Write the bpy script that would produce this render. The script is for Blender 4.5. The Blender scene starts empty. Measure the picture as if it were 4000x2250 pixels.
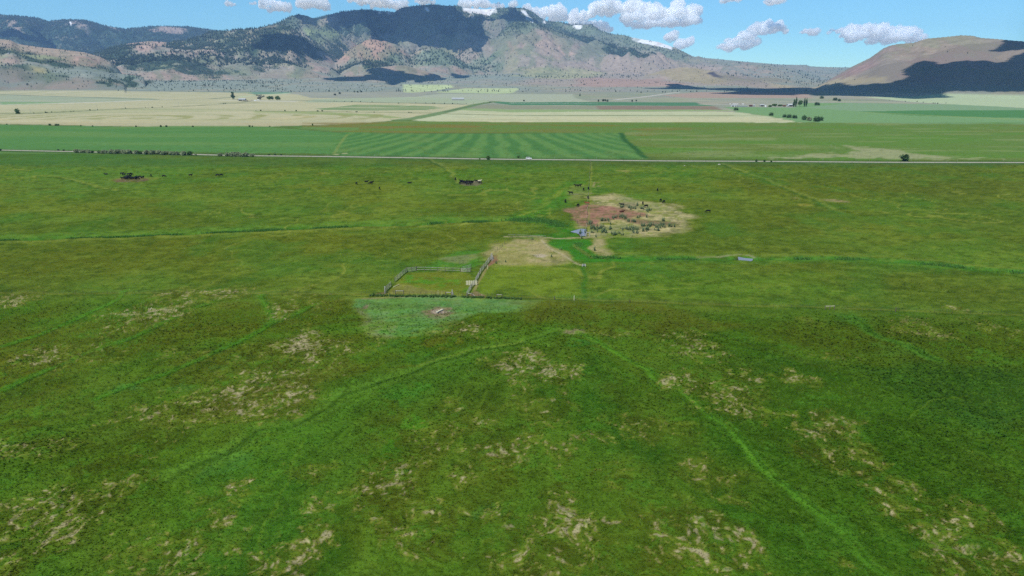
import bpy, bmesh, math, random
import numpy as np
from mathutils import Vector, Matrix
R = math.radians
rnd = random.Random(7)
rng = np.random.default_rng(11)
SC = bpy.context.scene
COL = SC.collection

# ------------------------------------------------------------------ camera, sky, sun, exposure
CAM_H, FPX, YH = 65.0, 2703.0, 300.0            # eye height, focal length and horizon row for a 4000 x 2250 frame
PITCH = math.atan((1125.0 - YH) / FPX)
cam = bpy.data.cameras.new('camera'); cam_o = bpy.data.objects.new('camera', cam); COL.objects.link(cam_o)
cam_o.location = (0, 0, CAM_H); cam_o.rotation_euler = (math.pi / 2 - PITCH, 0, 0)
cam.sensor_width = 36.0; cam.lens = 36.0 * FPX / 4000.0
cam.clip_start = 0.5; cam.clip_end = 90000
SC.camera = cam_o
SUN_EL, SUN_ROT = 56.0, 212.0
SUN = Vector((math.cos(R(SUN_EL)) * math.sin(R(SUN_ROT)), math.cos(R(SUN_EL)) * math.cos(R(SUN_ROT)), math.sin(R(SUN_EL))))
W = bpy.data.worlds.new('World'); SC.world = W; W.use_nodes = True
wn = W.node_tree.nodes; wl = W.node_tree.links
sky = wn.new('ShaderNodeTexSky'); sky.sky_type = 'NISHITA'; sky.sun_disc = False
sky.sun_elevation = R(SUN_EL); sky.sun_rotation = R(SUN_ROT)
sky.altitude = 1500; sky.air_density = 1.0; sky.dust_density = 0.0; sky.ozone_density = 3.0
tint = wn.new('ShaderNodeVectorMath'); tint.operation = 'MULTIPLY'; tint.inputs[1].default_value = (.55, .91, 1.02)
wl.new(sky.outputs[0], tint.inputs[0]); 
# background glow below the horizon in place of sunlit land, added to brighten cloud undersides
wtc = wn.new('ShaderNodeTexCoord'); wsp = wn.new('ShaderNodeSeparateXYZ'); wl.new(wtc.outputs['Generated'], wsp.inputs[0])
wmr = wn.new('ShaderNodeMapRange'); wmr.inputs[1].default_value = -.004; wmr.inputs[2].default_value = -.03; wl.new(wsp.outputs[2], wmr.inputs[0])
wmx = wn.new('ShaderNodeMix'); wmx.data_type = 'RGBA'; wl.new(wmr.outputs[0], wmx.inputs[0]); wl.new(tint.outputs[0], wmx.inputs[6]); wmx.inputs[7].default_value = (3.2, 3.1, 2.7, 1)
wl.new(wmx.outputs[2], wn['Background'].inputs[0]); wn['Background'].inputs[1].default_value = 0.13
sl = bpy.data.lights.new('sun', 'SUN'); sl.energy = 5.0; sl.angle = R(0.53); sl.color = (1.0, 0.965, 0.90)
so = bpy.data.objects.new('sun', sl); COL.objects.link(so)
so.rotation_euler = SUN.to_track_quat('Z', 'Y').to_euler()
SC.view_settings.view_transform = 'Standard'; SC.view_settings.look = 'None'
SC.view_settings.exposure = 0.0; SC.view_settings.gamma = 1.0
SC.render.engine = 'CYCLES'
cy = SC.cycles
cy.max_bounces = 40; cy.diffuse_bounces = 2; cy.glossy_bounces = 2; cy.transmission_bounces = 2; cy.volume_bounces = 40
cy.use_denoising = False
HAZE_DENSITY = 4.0e-5

# ------------------------------------------------------------------ helpers: pixels of the survey photo -> points in the place
CP, SP = math.cos(PITCH), math.sin(PITCH)
def ray(x, y):
    a = (np.asarray(x, float) - 2000) / FPX; b = (1125 - np.asarray(y, float)) / FPX
    return a, CP + SP * b, -SP + CP * b
def at(x, y):
    dx, dy, dz = ray(x, y); k = -CAM_H / dz
    return np.stack([dx * k, dy * k], -1)
def T(k, pts):
    ox, oy, s = {1: (0, 0, .38820), 2: (1000, 0, .38820), 3: (2000, 0, .38820), 4: (3000, 0, .38820),
                 5: (0, 560, .38820), 6: (1000, 560, .38820), 7: (2000, 560, .38820), 8: (3000, 560, .38820),
                 11: (0, 1120, .51786), 12: (1334, 1120, .51786), 13: (2667, 1120, .51786),
                 14: (0, 1690, .51786), 15: (1334, 1690, .51786), 16: (2667, 1690, .51786),
                 21: (1440, 960, .23292), 22: (2180, 700, .24840), 23: (380, 660, .20186), 24: (1700, 560, .24068),
                 25: (280, 560, .32609), 26: (860, 330, .10870), 27: (2840, 370, .15528), 28: (1480, 320, .35714)}[k]
    return [(ox + p[0] * s, oy + p[1] * s) for p in pts]
def lin(c):
    c = np.asarray(c, float) / 255.0
    return np.where(c <= .04045, c / 12.92, ((c + .055) / 1.055) ** 2.4)
def sm(a, b, x):
    t = np.clip((x - a) / (b - a), 0, 1); return t * t * (3 - 2 * t)

def _h(i, j, s):
    n = (i * 374761393 + j * 668265263 + s * 974634777) & 0xffffffff
    n = ((n ^ (n >> 13)) * 1274126177) & 0xffffffff
    n = n ^ (n >> 16)
    return (n & 0xffff) / 32767.5 - 1.0
def vn(x, y, s=0):
    i = np.floor(x).astype(np.int64); j = np.floor(y).astype(np.int64)
    u = x - i; v = y - j
    u = u * u * u * (u * (u * 6 - 15) + 10); v = v * v * v * (v * (v * 6 - 15) + 10)
    a = _h(i, j, s); b = _h(i + 1, j, s); c = _h(i, j + 1, s); d = _h(i + 1, j + 1, s)
    return a + (b - a) * u + (c - a) * v + (a - b - c + d) * u * v
def fbm(x, y, n=4, s=0, g=.5):
    o = 0; a = 1; t = 0
    for k in range(n):
        o = o + a * vn(x, y, s + k * 17); t += a; a *= g
        x, y = x * 1.62 - y * 1.18 + 13.7, x * 1.18 + y * 1.62 + 5.1
    return o / t * 1.6

# ------------------------------------------------------------------ the lie of the land
def crest(pts, D):
    x = np.array([p[0] for p in pts], float); y = np.array([p[1] for p in pts], float)
    dx, dy, dz = ray(x, y); hr = np.hypot(dx, dy); az = np.arctan2(dx, dy); e = dz / hr
    D = np.interp(x, *D) if isinstance(D, tuple) else np.full_like(x, D)
    o = np.argsort(az)
    return az[o], (CAM_H + e * D)[o], D[o]
RIDGES = []
def ridge(pts, D, Wf, Wb, p=1.25, gul=.16, warp=.2, seed=0):
    RIDGES.append((crest(pts, D), Wf, Wb, p, gul, warp, seed))
# far blue wooded ridge on the left
ridge([(-900, 40), (-300, 52)] + [(0, 58), (60, 61), (140, 69), (190, 82), (270, 75), (340, 80), (400, 97), (460, 109), (490, 113), (560, 105), (620, 101), (740, 104), (830, 117), (900, 128), (1000, 150), (1150, 190), (1400, 260)], 11000, 3600, 2500, 1.1, .2, .16, 1)
# the main mountain
ridge([(700, 290), (900, 190), (1050, 135), (1150, 92), (1225, 72), (1300, 55), (1340, 45), (1420, 36), (1480, 42), (1540, 48), (1570, 29), (1620, 23), (1690, 17), (1745, 21), (1790, 21), (1808, 30), (1850, 33), (1900, 37), (1945, 31), (1990, 29), (2050, 31), (2075, 42), (2100, 60), (2120, 76), (2140, 82), (2190, 86), (2230, 96), (2262, 95), (2310, 96), (2330, 107), (2350, 121), (2400, 134), (2442, 137), (2470, 146), (2520, 155), (2570, 163), (2625, 182), (2660, 196), (2695, 214), (2712, 222), (2730, 219), (2748, 226), (2800, 230), (2900, 240), (3000, 249), (3100, 268), (3200, 300)],
      ([700, 1300, 2100, 2700, 3200], [9300, 9600, 9400, 8600, 8200]), 3700, 2600, 1.35, .2, .2, 2)
# shoulder of the mountain between the two summits and the lower spur in front
ridge([(1900, 190), (1960, 120), (2010, 84), (2080, 84), (2150, 112), (2200, 133), (2290, 168), (2400, 201), (2480, 219), (2580, 246), (2700, 285)], 7500, 1900, 1300, 1.3, .2, .16, 3)
# far low plateau on the right
ridge([(2600, 262), (2740, 226), (2900, 240), (3000, 248), (3050, 252), (3100, 253), (3150, 253), (3165, 259), (3240, 262), (3320, 263), (3500, 265), (3900, 268), (4600, 262)], 9500, 2600, 3000, 1.1, .08, .1, 4)
# the bump with trees and the wooded ridge running down from it
ridge([(880, 150), (1000, 112), (1060, 96), (1095, 84), (1120, 70), (1150, 58), (1190, 58), (1225, 71), (1270, 90), (1330, 130), (1400, 180), (1470, 250)], 7700, 1500, 1200, 1.2, .12, .12, 5)
ridge([(300, 250), (380, 205), (440, 186), (500, 170), (580, 160), (660, 165), (720, 158), (770, 146), (815, 125), (840, 122), (900, 118), (960, 112), (1010, 112), (1050, 101), (1090, 97), (1130, 104), (1150, 118), (1180, 140), (1215, 165), (1250, 192), (1280, 214), (1310, 240), (1340, 285)], 6600, 1700, 1200, 1.15, .2, .22, 6)
ridge([(330, 300), (400, 245), (470, 225), (520, 232), (600, 212), (680, 196), (750, 205), (820, 222), (880, 232), (950, 262), (1010, 296)], 5700, 900, 800, 1.15, .2, .22, 7)
# the pink knoll under the mountain
ridge([(1290, 262), (1330, 226), (1370, 190), (1430, 157), (1460, 154), (1500, 158), (1545, 172), (1580, 192), (1602, 214), (1620, 206), (1650, 192), (1690, 184), (1730, 196), (1790, 230), (1850, 268)], 6500, 1150, 800, 1.05, .12, .1, 8)
# bare hill with scattered trees at the far left
ridge([(-900, 120), (-300, 135), (0, 152), (40, 156), (70, 172), (150, 184), (250, 194), (330, 204), (390, 222), (430, 240), (455, 262), (480, 292)], ([-900, 0, 480], [5000, 5000, 4700]), 1350, 900, 1.1, .16, .18, 9)
ridge([(-900, 205), (-200, 215), (60, 220), (150, 232), (240, 252), (330, 268), (420, 280), (560, 300)], 4300, 500, 500, 1.1, .14, .16, 10)
# low humps at the foot of the mountain
ridge([(1390, 290), (1440, 269), (1490, 261), (1560, 254), (1590, 255), (1630, 268), (1680, 282), (1720, 296)], 5000, 480, 500, 1.0, .04, .12, 11)
ridge([(1180, 308), (1280, 303), (1370, 296), (1460, 289), (1540, 300), (1620, 312)], 4500, 320, 380, 1.0, .03, .1, 12)
ridge([(2500, 300), (2560, 282), (2600, 270), (2660, 262), (2720, 264), (2780, 274), (2840, 290), (2920, 312)], 5400, 700, 600, 1.0, .04, .08, 13)
# the smooth hill on the right
ridge([(3180, 345), (3255, 302), (3320, 264), (3400, 225), (3450, 189), (3475, 178), (3510, 171), (3570, 166), (3620, 150), (3700, 143), (3755, 137), (3800, 139), (3830, 147), (3900, 152), (3960, 158), (4010, 161), (4200, 172), (4500, 205), (4900, 270)],
      ([3180, 3500, 4200, 4900], [4300, 4150, 3900, 3800]), 1250, 1500, 1.25, .05, .06, 14)

def H(X, Y):
    X = np.asarray(X, float); Y = np.asarray(Y, float)
    r = np.hypot(X, Y); az = np.arctan2(X, Y)
    z = fbm(X / 210, Y / 150, 3, 900) * .55 * sm(90, 300, r)
    far = r > 2600
    if not np.any(far): return z
    x = X[far]; y = Y[far]; rr = r[far]; a = az[far]
    fan = .027 * np.maximum(rr - 3300, 0) * sm(3300, 4200, rr) * (1 - .75 * sm(.30, .36, a))
    fan = np.minimum(fan, 220) + fbm(x / 420, y / 420, 3, 50) * 7 * sm(3300, 5000, rr)
    best = fan
    n1 = fbm(x / 900, y / 900, 3, 300); n2 = fbm(x / 330, y / 330, 3, 400); n3 = 1 - np.abs(fbm(x / 150, y / 170, 3, 450)) * 2.2
    for (caz, ch, cd), Wf, Wb, p, gul, warp, seed in RIDGES:
        m = (a > caz[0]) & (a < caz[-1])
        if not m.any(): continue
        am = a[m]; rm = rr[m]
        h = np.interp(am, caz, ch); d = np.interp(am, caz, cd)
        t = (rm - (d - Wf)) / Wf
        u = np.clip(t, 0, 1); bell = 4 * u * (1 - u)
        t = t + warp * bell * (n1[m] * .8 + n2[m] * .45)
        u = np.clip(t, 0, 1)
        g = np.abs(fbm(am * cd.mean() / 420 + n1[m] * .7, rm / 1500 + n2[m] * .15, 4, 500 + seed))
        front = u ** p * (1 - gul * np.clip(bell, 0, 1) * np.clip(1 - g, 0, 1) ** 1.5) * (1 - bell * gul * .34 * np.clip(n3[m], 0, 1))
        back = 1 - .75 * np.clip((rm - d) / Wb, 0, 1.34)
        prof = np.where(rm < d, front, back)
        zz = np.where(rm > d - Wf, h * prof, -500)
        b = best[m]; k = 14.0
        hh = np.clip(.5 + .5 * (zz - b) / k, 0, 1)
        best[m] = b + (zz - b) * hh + k * hh * (1 - hh) * .6
    z = np.array(z); z[far] = z[far] + best
    return z
def G(x, y): return float(H(np.array([x]), np.array([y]))[0])

def cast(pts):
    """pixels of the survey photo -> points where their rays meet the land"""
    pts = np.asarray(pts, float).reshape(-1, 2)
    dx, dy, dz = ray(pts[:, 0], pts[:, 1]); hr = np.hypot(dx, dy)
    rs = np.concatenate([np.arange(70, 2600, 10.), np.arange(2600, 13000, 9.)])
    out = np.zeros((len(pts), 3))
    for i in range(len(pts)):
        X = dx[i] / hr[i] * rs; Y = dy[i] / hr[i] * rs; Zr = CAM_H + dz[i] / hr[i] * rs
        hit = np.nonzero(Zr < H(X, Y))[0]
        k = hit[0] if len(hit) else len(rs) - 1
        out[i] = (X[k], Y[k], G(X[k], Y[k]))
    return out
def spot(x, y):
    """a point of the flat valley floor"""
    p = at(x, y); return Vector((p[0], p[1], G(p[0], p[1])))

# ------------------------------------------------------------------ painting land cover
def poly_sd(P, X, Y):
    """signed distance (inside positive) to polygon P"""
    P = np.asarray(P, float); n = len(P)
    d2 = np.full(X.shape, 1e18); ins = np.zeros(X.shape, bool)
    for i in range(n):
        ax, ay = P[i]; bx, by = P[(i + 1) % n]
        ex, ey = bx - ax, by - ay; L = ex * ex + ey * ey + 1e-9
        t = np.clip(((X - ax) * ex + (Y - ay) * ey) / L, 0, 1)
        d2 = np.minimum(d2, (X - ax - t * ex) ** 2 + (Y - ay - t * ey) ** 2)
        c = (ay > Y) != (by > Y)
        if ey != 0: ins ^= c & (X < ax + (Y - ay) * ex / ey)
    d = np.sqrt(d2); return np.where(ins, d, -d)
def line_d(P, X, Y):
    P = np.asarray(P, float); d2 = np.full(X.shape, 1e18)
    for i in range(len(P) - 1):
        ax, ay = P[i]; bx, by = P[i + 1]; ex, ey = bx - ax, by - ay; L = ex * ex + ey * ey + 1e-9
        t = np.clip(((X - ax) * ex + (Y - ay) * ey) / L, 0, 1)
        d2 = np.minimum(d2, (X - ax - t * ex) ** 2 + (Y - ay - t * ey) ** 2)
    return np.sqrt(d2)
class Cover:
    def __init__(s, X, Y, base):
        s.X = X; s.Y = Y; s.c = np.empty((len(X), 3)); s.c[:] = lin(base)
        s.wx = fbm(X / 14, Y / 14, 3, 71); s.wy = fbm(X / 14, Y / 14, 3, 72)
    def _sub(s, P, pad):
        P = np.asarray(P); return np.nonzero((s.X > P[:, 0].min() - pad) & (s.X < P[:, 0].max() + pad) & (s.Y > P[:, 1].min() - pad) & (s.Y < P[:, 1].max() + pad))[0]
    def mask_poly(s, P, soft=2., warp=1.5):
        i = s._sub(P, soft * 3 + warp * 2)
        d = poly_sd(P, s.X[i] + s.wx[i] * warp, s.Y[i] + s.wy[i] * warp)
        return i, sm(-soft, soft, d)
    def mask_line(s, P, w, soft, warp=0.6):
        i = s._sub(P, w * 3 + soft + 10)
        d = line_d(P, s.X[i] + s.wx[i] * warp, s.Y[i] + s.wy[i] * warp)
        return i, 1 - sm(w - soft, w + soft, d)
    def put(s, im, rgb, k=1.):
        i, m = im; m = (m * k)[:, None]; s.c[i] = s.c[i] * (1 - m) + lin(rgb) * m
    def poly(s, px, rgb, soft=2., warp=1.5, k=1.):
        s.put(s.mask_poly(at(*np.asarray(px, float).T), soft, warp), rgb, k)
    def line(s, px, rgb, w=2., soft=1., k=1., warp=.6):
        s.put(s.mask_line(at(*np.asarray(px, float).T), w, soft, warp), rgb, k)
    def blob(s, c, rgb, rx, ry, k=1., n=.5, seed=3):
        """patch: centre pixel c, half sizes in pixels, ragged edge"""
        p = at(*c); px = at(c[0] + rx, c[1])[0] - p[0]; py = abs(at(c[0], c[1] - ry)[1] - p[1])
        i = np.nonzero((np.abs(s.X - p[0]) < px * 1.8) & (np.abs(s.Y - p[1]) < py * 1.8))[0]
        q = np.hypot((s.X[i] - p[0]) / px, (s.Y[i] - p[1]) / py) + n * fbm((s.X[i]) / (px * .5), s.Y[i] / (px * .5), 3, seed)
        s.put((i, 1 - sm(.55, 1.15, q)), rgb, k); return i, 1 - sm(.55, 1.15, q)

# ------------------------------------------------------------------ materials
def mat(name, rgb=(128, 128, 128), rough=.9, spec=.1, noise=None, attr=None, metal=0., bump=0., bscale=5., transl=0.):
    m = bpy.data.materials.new(name); m.use_nodes = True; t = m.node_tree; n = t.nodes; l = t.links
    b = n['Principled BSDF']; b.inputs['Roughness'].default_value = rough; b.inputs['Specular IOR Level'].default_value = spec; b.inputs['Metallic'].default_value = metal
    base = tuple(lin(rgb) * (.92 if min(rgb) > 200 else .74)) + (1,)
    if attr:
        a = n.new('ShaderNodeAttribute'); a.attribute_name = attr; src = a.outputs['Color']
    else:
        a = n.new('ShaderNodeRGB'); a.outputs[0].default_value = base; src = a.outputs[0]
    if noise:
        tc = n.new('ShaderNodeTexCoord')
        for sc, lo, hi in noise:
            q = n.new('ShaderNodeTexNoise'); q.inputs['Scale'].default_value = sc; q.inputs['Detail'].default_value = 3
            l.new(tc.outputs['Object'], q.inputs['Vector'])
            r = n.new('ShaderNodeMapRange'); r.inputs[1].default_value = .3; r.inputs[2].default_value = .7; r.inputs[3].default_value = lo; r.inputs[4].default_value = hi
            l.new(q.outputs[0], r.inputs[0])
            x = n.new('ShaderNodeVectorMath'); x.operation = 'SCALE'; l.new(src, x.inputs[0]); l.new(r.outputs[0], x.inputs['Scale']); src = x.outputs[0]
        if bump:
            q = n.new('ShaderNodeTexNoise'); q.inputs['Scale'].default_value = bscale; q.inputs['Detail'].default_value = 4
            l.new(tc.outputs['Object'], q.inputs['Vector'])
            bp = n.new('ShaderNodeBump'); bp.inputs['Strength'].default_value = 1; bp.inputs['Distance'].default_value = bump
            l.new(q.outputs[0], bp.inputs['Height']); l.new(bp.outputs[0], b.inputs['Normal'])
    l.new(src, b.inputs['Base Color'])
    if transl:
        tr = n.new('ShaderNodeBsdfTranslucent'); l.new(src, tr.inputs[0]); mx = n.new('ShaderNodeMixShader'); mx.inputs[0].default_value = transl
        l.new(b.outputs[0], mx.inputs[1]); l.new(tr.outputs[0], mx.inputs[2]); l.new(mx.outputs[0], n['Material Output'].inputs[0])
    return m
M = {
 'blade': mat('grass_blade', attr='cover', rough=.9, spec=.05, transl=.35),
 'ground': mat('meadow', attr='cover', rough=1, spec=0, noise=[(1.9, .88, 1.13), (.55, .88, 1.13), (.13, .9, 1.1)], bump=.16, bscale=1.6),
 'hill': mat('hillside', attr='cover', rough=1, spec=0, noise=[(.035, .86, 1.14), (.012, .9, 1.1)], bump=7, bscale=.03),
 'gravel': mat('gravel', (176, 170, 152), noise=[(.4, .88, 1.1), (6, .9, 1.1)]),
 'water': mat('pond_water', (142, 140, 146), rough=.18, spec=.3, noise=[(.3, .9, 1.1)], bump=.01, bscale=2),
 'black': mat('black_hide', (16, 15, 15), rough=.6, spec=.2, noise=[(3, .7, 1.3)]),
 'brown': mat('red_hide', (150, 92, 62), rough=.7, noise=[(3, .8, 1.2)]),
 'dbrown': mat('dark_brown_hide', (84, 48, 36), rough=.7, noise=[(3, .8, 1.2)]),
 'cream': mat('cream_hide', (226, 214, 178), rough=.8, noise=[(3, .9, 1.1)]),
 'wood': mat('weathered_wood', (196, 190, 176), noise=[(2, .7, 1.2), (11, .8, 1.15)]),
 'dwood': mat('dark_post_wood', (112, 102, 90), noise=[(4, .7, 1.3)]),
 'pale': mat('pale_board', (226, 218, 178), noise=[(3, .85, 1.08)]),
 'wire': mat('wire', (130, 130, 125), rough=.5, metal=.6),
 'steel': mat('steel_post', (92, 88, 78), rough=.6, noise=[(3, .8, 1.2)]),
 'white': mat('white_paint', (238, 238, 236), rough=.35, spec=.5, noise=[(.7, .95, 1.03)]),
 'glass': mat('dark_glass', (28, 34, 40), rough=.08, spec=.6),
 'rubber': mat('rubber', (28, 28, 28), rough=.8, noise=[(9, .8, 1.2)]),
 'rim': mat('wheel_rim', (150, 152, 155), rough=.3, metal=.8),
 'lamp': mat('lamp_lens', (220, 222, 220), rough=.1, spec=.7), 'red': mat('tail_lens', (150, 20, 16), rough=.15, spec=.6),
 'roof': mat('pale_metal_roof', (196, 200, 202), rough=.4, spec=.4, noise=[(.5, .92, 1.04)]),
 'wall': mat('pale_wall', (176, 176, 166), noise=[(.6, .9, 1.06)]), 'dark': mat('doorway_shade', (40, 40, 40)),
 'rust': mat('rusty_iron', (120, 78, 58), noise=[(1, .7, 1.3)]), 'galv': mat('galvanised_pipe', (190, 194, 192), rough=.4, metal=.4, noise=[(1, .9, 1.1)]),
 'stone': mat('pale_stone', (190, 184, 172), noise=[(2, .8, 1.15)]),
 'bark': mat('bark', (92, 78, 64), noise=[(3, .7, 1.3)]),
 'leaf': mat('green_leaf', (92, 124, 64), transl=.25, noise=[(.7, .72, 1.3)]), 'leafdk': mat('dark_leaf', (74, 104, 62), transl=.2, noise=[(.5, .7, 1.3)]),
 'willow': mat('silver_willow_leaf', (150, 162, 122), transl=.25, noise=[(.7, .75, 1.25)]), 'grey': mat('grey_leaf', (128, 130, 112), transl=.2, noise=[(.4, .75, 1.25)]),
 'weed': mat('weed_leaf', (140, 162, 116), transl=.25, noise=[(2, .7, 1.3)]), 'needle': mat('conifer_needle', (58, 72, 52), noise=[(.12, .7, 1.3)]),
 'juniper': mat('juniper_needle', (66, 80, 58), noise=[(.2, .7, 1.3)]),
 'cloud': mat('cloud_white', (254, 254, 254), rough=1, spec=0),
}

# ------------------------------------------------------------------ object helpers
def mesh_np(name, V, F, mats=(), attr=None, smooth=False):
    V = np.asarray(V, np.float32); F = np.asarray(F, np.int32); k = F.shape[1]
    me = bpy.data.meshes.new(name); me.vertices.add(len(V)); me.vertices.foreach_set('co', V.ravel())
    me.loops.add(F.size); me.loops.foreach_set('vertex_index', F.ravel())
    me.polygons.add(len(F)); me.polygons.foreach_set('loop_start', np.arange(0, F.size, k, dtype=np.int32))
    if smooth: me.polygons.foreach_set('use_smooth', np.ones(len(F), bool))
    for m in mats: me.materials.append(m)
    if attr is not None:
        a = me.attributes.new('cover', 'FLOAT_COLOR', 'POINT')
        a.data.foreach_set('color', np.concatenate([attr, np.ones((len(V), 1))], 1).astype(np.float32).ravel())
    me.update(calc_edges=True); me.validate(); return me
def tag(o, label=None, cat=None, group=None, kind=None):
    if label: o['label'] = label
    if cat: o['category'] = cat
    if group: o['group'] = group
    if kind: o['kind'] = kind
    return o
def link(name, me, loc=(0, 0, 0), rz=0., sc=1., parent=None):
    o = bpy.data.objects.new(name, me); COL.objects.link(o); o.location = loc; o.rotation_euler = (0, 0, rz)
    o.scale = (sc, sc, sc) if np.isscalar(sc) else sc
    if parent: o.parent = parent
    return o
def empty(name, loc=(0, 0, 0), rz=0.):
    o = link(name, None, loc, rz); o.empty_display_size = 1; return o
class MB:
    def __init__(s): s.b = bmesh.new()
    def box(s, c, d, rot=None, taper=1.):
        m = bmesh.ops.create_cube(s.b, size=1)['verts']
        for v in m:
            k = taper if v.co.z > 0 else 1
            v.co = Vector((v.co.x * d[0] * k, v.co.y * d[1] * k, v.co.z * d[2]))
            if rot: v.co = rot @ v.co
            v.co += Vector(c)
        return s
    def bar(s, a, b, r, r2=None, n=6):
        a, b = Vector(a), Vector(b); q = (b - a).to_track_quat('Z', 'Y'); r2 = r if r2 is None else r2; ra = []; rb = []
        for i in range(n):
            w = 2 * math.pi * i / n; e = Vector((math.cos(w), math.sin(w), 0))
            ra.append(s.b.verts.new(a + q @ (e * r))); rb.append(s.b.verts.new(b + q @ (e * r2)))
        for i in range(n):
            j = (i + 1) % n; s.b.faces.new((ra[i], ra[j], rb[j], rb[i]))
        s.b.faces.new(ra[::-1]); s.b.faces.new(rb); return s
    def prism(s, outline, x0, x1, axis='x'):
        f = lambda u, v, t: Vector((t, u, v)) if axis == 'x' else Vector((u, t, v))
        a = [s.b.verts.new(f(u, v, x0)) for u, v in outline]; b = [s.b.verts.new(f(u, v, x1)) for u, v in outline]; n = len(a)
        for i in range(n): s.b.faces.new((a[i], a[(i + 1) % n], b[(i + 1) % n], b[i]))
        s.b.faces.new(a[::-1]); s.b.faces.new(b); return s
    def bevel(s, w):
        bmesh.ops.bevel(s.b, geom=list(s.b.edges), offset=w, segments=2, affect='EDGES', profile=.6); return s
    def mesh(s, name, m, smooth=False):
        bmesh.ops.recalc_face_normals(s.b, faces=s.b.faces)
        me = bpy.data.meshes.new(name); s.b.to_mesh(me); s.b.free(); me.materials.append(m)
        if smooth: me.polygons.foreach_set('use_smooth', np.ones(len(me.polygons), bool))
        return me
    def build(s, name, m, parent=None, loc=(0, 0, 0), smooth=False, rz=0.): return link(name, s.mesh(name, m, smooth), loc, rz, 1., parent)
def copy_tree(o, parent=None):
    c = o.copy(); COL.objects.link(c); c.parent = parent
    for ch in o.children: copy_tree(ch, c)
    return c

# ------------------------------------------------------------------ the ground sheet
NA = 1560
S = np.linspace(-1.12, 1.12, NA)
rows = [-60., -20., 10., 30., 45., 58.]
while rows[-1] < 3300: rows.append(rows[-1] + min(max(rows[-1] ** 2 / 50000., .10), 15.))
rows[-1] = 3300.; rows = np.array(rows)
def sheet(rows):
    depth = np.maximum(rows, 60.) + 35
    X = (depth[:, None] * S[None, :]).ravel(); Y = np.repeat(rows, NA); return X, Y
def grid_faces(nr):
    i = np.arange((nr - 1) * NA).reshape(nr - 1, NA)[:, :-1].ravel()
    return np.stack([i, i + 1, i + NA + 1, i + NA], 1)
X, Y = sheet(rows); r = np.hypot(X, Y)
C = Cover(X, Y, (88, 118, 48))
dz_, dep = None, None
def pxof(X, Y):
    d = CP * Y + SP * CAM_H; return 2000 + FPX * X / d, 1125 - FPX * (SP * Y - CP * CAM_H) / d
PX, PY = pxof(X, np.maximum(Y, 20))
# broad meadow tones
b1 = fbm(X / 70 + Y / 190, Y / 60, 4, 1); b2 = fbm(X / 30, Y / 22, 3, 2); b3 = fbm(X / 160, Y / 130, 3, 3)
full = np.arange(len(X))
def mix(m, rgb, k=1.): C.put((full, np.clip(m, 0, 1)), rgb, k)
mix(sm(.1, .8, b1), (78, 120, 46), .75); mix(sm(.1, .8, -b1), (104, 116, 44), .7)
mix(sm(.2, .9, b2), (112, 134, 58), .55); mix(sm(.25, .9, -b2), (74, 96, 36), .55)
mix(sm(.3, .9, b3), (108, 112, 50), .5)
near = 1 - sm(1150, 1240, PY - 0)       # 1 beyond the cross fence
# hayfield in front of the cross fence: taller grass, painted in a darker tone
fence_y = np.interp(PX, [0, 1300, 2000, 2700, 4000], [1165, 1158, 1172, 1192, 1232])
front = sm(-30, 80, PY - fence_y) * .85 + .15 * sm(-6, 10, PY - fence_y)
mix(sm(-25, 60, PY - fence_y) * (.62 - .22 * sm(1400, 600, PX)), (74, 100, 30), 1.)
f1 = fbm(X / 26 + Y / 60, Y / 34 - X / 90, 4, 21); f2 = fbm(X / 9, Y / 9, 4, 22); f3 = fbm(X / 60, Y / 45, 3, 23)
mix(front * sm(.15, .85, f1), (46, 92, 30), .8); mix(front * sm(.15, .85, -f1), (88, 96, 34), .75)
mix(front * sm(.2, .9, f3), (72, 104, 30), .7); mix(front * sm(.3, .9, -f3), (64, 84, 26), .6)
mix(front * sm(.25, .9, f2), (88, 120, 42), .5); mix(front * sm(.2, .9, -f2), (54, 76, 24), .45)
mix(front * sm(2250, 3300, PX) * sm(1250, 1500, PY), (50, 84, 22), .6)
# pastures beyond: olive drifts
mix((1 - front) * sm(640, 700, PY) * sm(.0, .7, fbm(X / 90, Y / 70, 3, 31)), (84, 96, 36), .55)
C.poly([(3000, 640), (4000, 655), (4000, 960), (3700, 830), (3300, 720), (3050, 690)], (82, 96, 40), 25, 20, .6)
C.poly([(0, 600), (800, 620), (760, 700), (300, 760), (0, 740)], (84, 128, 58), 30, 20, .6)
C.poly([(600, 930), (2000, 880), (1900, 1000), (1500, 1010), (900, 1040), (0, 1080), (0, 980)], (92, 100, 34), 12, 10, .55)
C.poly([(2250, 1050), (3300, 1060), (3300, 1150), (2700, 1180), (2200, 1150)], (88, 122, 44), 8, 6, .7)

# ---- far fields (seen very flat, so edges are soft in depth only by a metre or two)
sage = (150, 156, 140)
mix(sm(452, 440, PY), sage)
mix(sm(452, 440, PY) * sm(.0, .7, fbm(X / 260, Y / 260, 4, 41)), (164, 156, 142), .7)
mix(sm(452, 440, PY) * sm(.1, .8, fbm(X / 160, Y / 300, 4, 42)), (136, 152, 124), .6)
LF = lambda pts, rgb, soft=6., warp=6., k=1.: C.poly(pts, rgb, soft, warp, k)
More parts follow.
